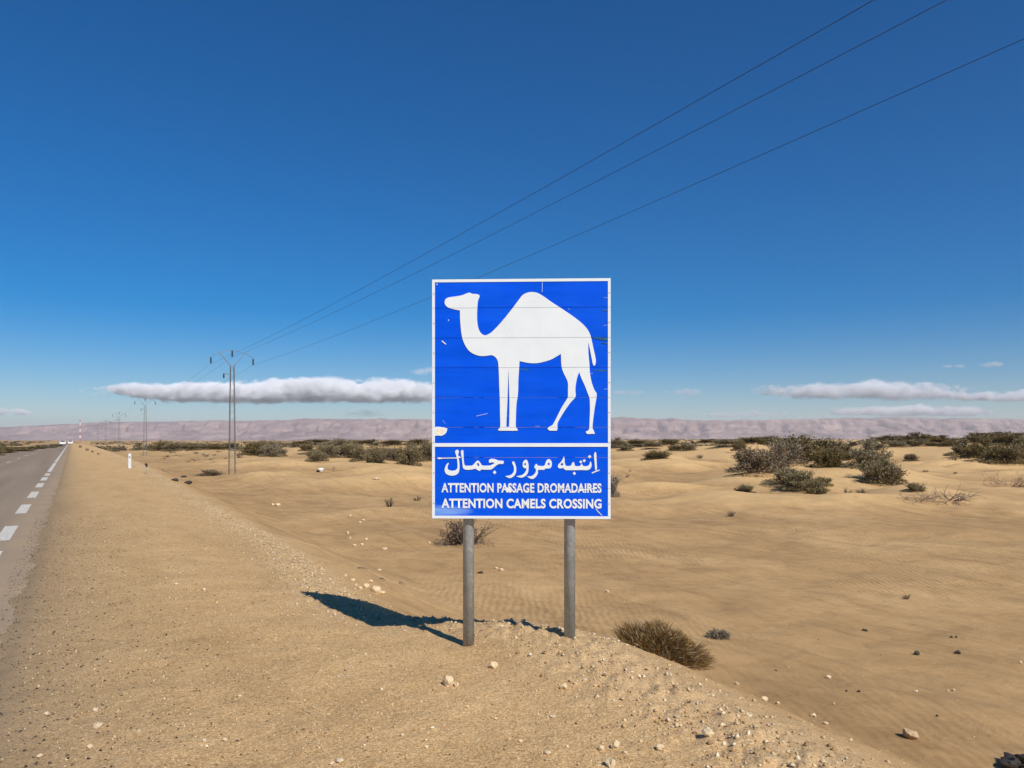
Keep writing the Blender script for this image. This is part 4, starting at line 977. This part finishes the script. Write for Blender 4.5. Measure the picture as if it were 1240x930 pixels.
# loose gravel
def gravel():
    o6 = np.array([(1, 0, 0), (-1, 0, 0), (0, 1, 0), (0, -1, 0), (0, 0, 1), (0, 0, -1)], float)
    f8 = np.array([(0, 2, 4), (2, 1, 4), (1, 3, 4), (3, 0, 4), (2, 0, 5), (1, 2, 5), (3, 1, 5), (0, 3, 5)])
    Ls, Ss, Sz, Cs = [], [], [], []
    def add(l, s, lo, hi, pal):
        n = len(l); Ls.append(l); Ss.append(s); Sz.append(lo * (hi / lo) ** (RNG.uniform(0, 1, n) ** 2.2)); k = RNG.integers(0, len(pal), n)
        Cs.append(np.array(pal)[k] * RNG.uniform(0.8, 1.2, (n, 1)))
    sand = [(0.50, 0.33, 0.17), (0.58, 0.40, 0.215), (0.42, 0.27, 0.14), (0.68, 0.50, 0.29), (0.30, 0.195, 0.11)]
    pale = [(0.68, 0.51, 0.30), (0.74, 0.58, 0.37), (0.60, 0.42, 0.235), (0.76, 0.64, 0.46)]
    dark = [(0.05, 0.045, 0.04), (0.09, 0.075, 0.06), (0.13, 0.10, 0.075), (0.30, 0.22, 0.14)]
    U = lambda a, b, n: RNG.uniform(a, b, n)
    n = 26000; s = 0.5 + 13 * U(0, 1, n) ** 1.3; add(U(-0.3, 3.3, n), s, 0.003, 0.010, sand + pale[:2])
    n = 9000; s = 1 + 27 * U(0, 1, n) ** 1.6; add(U(-0.3, 3.4, n), s, 0.004, 0.014, sand + pale)
    n = 1100; s = 1 + 30 * U(0, 1, n) ** 1.3; add(U(0.2, 3.2, n), s, 0.007, 0.020, pale)
    n = 9000; s = 1.5 + 17 * U(0, 1, n) ** 1.5; add(-0.62 + np.abs(RNG.normal(0, 0.75, n)), s, 0.003, 0.0125, dark)
    n = 9500; s = 1 + 45 * U(0, 1, n) ** 1.3; add(edge_l(s) - 0.12 + RNG.normal(0, 0.25, n), s, 0.005, 0.024, pale + sand[:4])
    n = 900; s = U(1.2, 9, n); add(edge_l(s) + RNG.normal(0.15, 0.35, n), s, 0.006, 0.022, pale + sand[:4])
    n = 5000; s = U(6.5, 24, n); add(edge_l(s) - 0.05 + RNG.normal(0, 0.22, n), s, 0.006, 0.024, pale)
    n = 5000; s = U(-4, 34, n); add(U(6.0, 26, n), s, 0.004, 0.017, pale + dark[1:] + sand)
    l = np.concatenate(Ls); s = np.concatenate(Ss); sz = np.concatenate(Sz); c = np.concatenate(Cs)
    x, y = xy(l, s); z = height(x, y); n = len(l)
    z = np.where((l > ROAD_L) & (l < ROAD_R), np.maximum(z, 0.001), z)
    an = RNG.uniform(0, 6.28, n); sc3 = np.stack([sz, sz * RNG.uniform(0.6, 1, n), sz * RNG.uniform(0.45, 0.8, n)], -1)
    V = o6[None] * sc3[:, None, :] * RNG.uniform(0.65, 1.15, (n, 6, 1)) + RNG.normal(size=(n, 6, 3)) * (sz * 0.16)[:, None, None]
    ca, sa = np.cos(an)[:, None], np.sin(an)[:, None]
    X = V[:, :, 0] * ca - V[:, :, 1] * sa + x[:, None]; Y = V[:, :, 0] * sa + V[:, :, 1] * ca + y[:, None]; Z = V[:, :, 2] + (z + sz * 0.22)[:, None]
    Fc = (f8[None] + (np.arange(n) * 6)[:, None, None]).reshape(-1, 3)
    me = big_mesh('gravel', np.stack([X, Y, Z], -1).reshape(-1, 3), Fc, 3); color_attr(me, 'Col', np.repeat(c, 6, axis=0)); return me
grav_m = attr_mat('gravel_stone', rough=0.95)
tag(link('gravel', gravel(), grav_m), 'loose pebbles and grit strewn over the road shoulder', 'gravel', kind='stuff')

# ------------------------------------------------------------------ roadside bits
q = hit(157.5, 567, 10); dpost = empty('delineator_post', q); tag(dpost, 'white roadside marker post standing on the shoulder edge', 'marker post')
mb = MB(); pv = [(-0.075, -0.05), (0.075, -0.05), (0.06, 0.05), (-0.06, 0.05)]
v = [(a, b, -0.1) for a, b in pv] + [(a, b, 0.76) for a, b in pv] + [(a * 0.8, b * 0.8, 0.86 if b < 0 else 0.80) for a, b in pv]
f = [(i, (i + 1) % 4, 4 + (i + 1) % 4, 4 + i) for i in range(4)] + [(4 + i, 4 + (i + 1) % 4, 8 + (i + 1) % 4, 8 + i) for i in range(4)] + [(8, 9, 10, 11)]
pb = link('post_body', mesh('post_body', v, f), white, dpost)
MB().box(-0.045, 0.045, -0.056, -0.0505, 0.60, 0.70).build('reflector', galv, pb)
q = hit(177, 574, 10); stake = empty('marker_stake', q); tag(stake, 'thin pale stake with a black rag on its top at the shoulder edge', 'stake')
MB().tube([(0, 0, -0.1), (0.01, 0, 0.5)], [0.022, 0.018], 8).build('stick', concrete, stake, True)
rag = stone_mesh(21, 0.5, 2); rag.name = 'rag'
for vtx in rag.vertices: vtx.co = Vector((vtx.co.x * 0.13, vtx.co.y * 0.10, vtx.co.z * 0.20 + 0.46 - (0.05 if vtx.co.x > 0 else 0)))
link('rag', rag, rubber, stake)
q = hit(199, 571, 10); mb = MB()
o = empty('torn_tyre_strip', q); tag(o, 'black curl of torn tyre with loose wires on the bank edge', 'tyre scrap')
W = 7 / F * q.y; v = []; f = []
for i in range(9):
    t = i / 8; a = t * 2.2
    for yy in (-0.05, 0.05):
        for th in (0, 0.02): v.append((-W * 0.5 + W * 0.6 * t, yy + 0.04 * math.sin(a * 2), 0.19 * math.cos(a * 0.7) * (1 - t * 0.75) + th))
for i in range(8):
    b = i * 4
    for k0, k1 in ((0, 1), (1, 3), (3, 2), (2, 0)): f.append((b + k0, b + k1, b + 4 + k1, b + 4 + k0))
f += [(0, 2, 3, 1), (32, 33, 35, 34)]
link('tread', mesh('tread', v, f), rubber, o)
MB().tube([(W * 0.1, 0, 0.04), (W * 0.5, 0.05, 0.02), (W * 0.9, -0.03, 0.10)], 0.012, 5).build('wire', rubber, o)
q = hit(387, 572, 30); o = empty('plastic_bag', q); tag(o, 'white plastic bag caught with a black scrap on the sand before the thicket', 'plastic bag')
b1 = stone_mesh(31, 0.55, 3); b1.name = 'bag_film'
for vtx in b1.vertices: vtx.co = Vector((vtx.co.x * 0.50 + 0.12, vtx.co.y * 0.3, vtx.co.z * 0.34 + 0.26))
link('bag_film', b1, white, o)
b2 = stone_mesh(32, 0.5, 2); b2.name = 'black_scrap'
for vtx in b2.vertices: vtx.co = Vector((vtx.co.x * 0.34 - 0.12, vtx.co.y * 0.25 - 0.1, vtx.co.z * 0.30 + 0.12))
link('black_scrap', b2, rubber, o)
q = hit(404, 571, 30); mb = MB(); mb.tube([(0, 0, -0.05), (0.02, 0, 0.28), (-0.05, 0, 0.55)], [0.05, 0.04, 0.02], 6); mb.tube([(0.02, 0, 0.28), (0.22, 0, 0.38)], [0.035, 0.015], 5); mb.tube([(0.0, 0, 0.36), (-0.16, 0, 0.48)], [0.03, 0.015], 5)
o = mb.build('dead_stump', dead_b, None, True); o.location = q; tag(o, 'small forked dead stump on a sand hump right of the plastic bag', 'stump')

# ------------------------------------------------------------------ clouds
cm = bpy.data.materials.new('cloud_vapour'); cm.use_nodes = True; N = cm.node_tree.nodes; L = cm.node_tree.links; N.clear()
out = N.new('ShaderNodeOutputMaterial'); vol = N.new('ShaderNodeVolumePrincipled'); L.new(vol.outputs[0], out.inputs['Volume'])
vol.inputs['Color'].default_value = (0.999, 0.998, 0.996, 1); vol.inputs['Anisotropy'].default_value = -0.42
tc = N.new('ShaderNodeTexCoord'); geo = N.new('ShaderNodeNewGeometry')
oi = N.new('ShaderNodeObjectInfo'); sc_ = N.new('ShaderNodeSeparateColor'); L.new(oi.outputs['Color'], sc_.inputs[0])
so = N.new('ShaderNodeSeparateXYZ'); L.new(tc.outputs['Object'], so.inputs[0])
px_ = math_node(N, L, 'POWER', math_node(N, L, 'ABSOLUTE', so.outputs[0]), 4.0)
py_ = math_node(N, L, 'POWER', math_node(N, L, 'ABSOLUTE', so.outputs[1]), 2.0)
thick = math_node(N, L, 'MULTIPLY_ADD', math_node(N, L, 'MULTIPLY_ADD', so.outputs[0], 0.9, 0.9, clamp=True), 0.38, 0.60)
ph_ = math_node(N, L, 'ADD', math_node(N, L, 'SINE', math_node(N, L, 'MULTIPLY_ADD', so.outputs[0], 6.3, 0.4)), math_node(N, L, 'SINE', math_node(N, L, 'MULTIPLY', so.outputs[0], 13.7)))
zz_ = math_node(N, L, 'MULTIPLY_ADD', ph_, -0.06, so.outputs[2])
pz_ = math_node(N, L, 'POWER', math_node(N, L, 'ABSOLUTE', math_node(N, L, 'DIVIDE', zz_, thick)), 2.0)
fall = math_node(N, L, 'ADD', px_, math_node(N, L, 'ADD', py_, pz_))
st = N.new('ShaderNodeMapping'); st.inputs['Scale'].default_value = (0.6, 1.0, 1.0); L.new(geo.outputs['Position'], st.inputs['Vector'])
cn = noise_node(N, L, st.outputs[0], 0.0010, 2, 0.5); cn2 = noise_node(N, L, st.outputs[0], 0.0042, 6, 0.66)
nz = math_node(N, L, 'ADD', math_node(N, L, 'MULTIPLY', cn.outputs['Fac'], 1.1), math_node(N, L, 'MULTIPLY', cn2.outputs['Fac'], 3.0))
v1 = math_node(N, L, 'SUBTRACT', 0.78, fall)
v2 = math_node(N, L, 'ADD', v1, math_node(N, L, 'SUBTRACT', nz, math_node(N, L, 'ADD', sc_.outputs[1], 0.33)))
base_ = math_node(N, L, 'MULTIPLY_ADD', so.outputs[2], 2.0, 1.75, clamp=True)
v2 = math_node(N, L, 'MULTIPLY', v2, base_)
dn = math_node(N, L, 'MULTIPLY', math_node(N, L, 'MULTIPLY', v2, 1.8, clamp=True), 0.010)
L.new(math_node(N, L, 'MULTIPLY', dn, sc_.outputs[0]), vol.inputs['Density'])
try: cm.cycles.volume_step_rate = 0.10
except Exception as e: print(e)
CD = 30000.0
def cloud(x0, x1, y0, y1, lab, dens=1.0, d=CD, bias=2.12):
    bm = bmesh.new(); bmesh.ops.create_icosphere(bm, subdivisions=3, radius=1.15); me = bpy.data.meshes.new('cloud'); bm.to_mesh(me); bm.free()
    o = link('cloud', me, cm); o.location = P((x0 + x1) / 2, (y0 + y1) / 2, d); rx = (x1 - x0) / 2 / F * d; rz = (y1 - y0) / 2 / F * d
    o.scale = (rx, max(rz * 1.8, rx * 0.15), rz); o.color = (dens, bias, dens, 1); tag(o, lab, 'cloud'); return o
cloud(95, 590, 456, 493, 'long flat white cloud over the mountains, running from the pylons behind the sign', 1.0, CD, 1.86)
cloud(490, 545, 441, 459, 'small pinkish puff of cloud peeping out left of the sign', 0.2)
cloud(-60, 48, 492, 507, 'flat pale cloud low over the mountains at the far left end', 0.6)
cloud(400, 475, 494, 508, 'small pale cloud touching the mountains under the long flat cloud', 0.2)
cloud(796, 856, 468, 483, 'small grey cloud floating alone right of the sign', 0.2)
cloud(735, 790, 470, 481, 'smallest grey cloud wisp beside the sign board', 0.2)
cloud(895, 1185, 458, 490, 'humped ragged white cloud above the large dune', 0.7, CD, 2.05)
cloud(1120, 1345, 470, 490, 'flat ragged cloud trailing off right of the humped cloud', 0.8, CD, 2.0)
cloud(975, 1215, 488, 508, 'white cloud bank lying on the mountains above the right-hand dune', 0.8, 32000, 2.0)
cloud(820, 975, 495, 509, 'thin hazy cloud streak along the mountain top above the large dune', 0.3, 32000)
cloud(1140, 1172, 440, 447, 'tiny higher cloud fleck above the ragged cloud', 0.3)
cloud(1178, 1220, 436, 447, 'tiny higher cloud fleck, right one of the two', 0.3)

# ------------------------------------------------------------------ haze
hm = bpy.data.materials.new('haze_air'); hm.use_nodes = True; N = hm.node_tree.nodes; L = hm.node_tree.links; N.clear()
out = N.new('ShaderNodeOutputMaterial'); vol = N.new('ShaderNodeVolumePrincipled'); L.new(vol.outputs[0], out.inputs['Volume'])
vol.inputs['Color'].default_value = (0.84, 0.88, 0.98, 1); vol.inputs['Density'].default_value = 5.2e-5; vol.inputs['Anisotropy'].default_value = 0.2
hb = MB().box(-16500, 16500, -16500, 16500, -12, 400).build('haze', hm); tag(hb, 'thin pale dust haze filling the air over the plain', 'haze', kind='stuff')
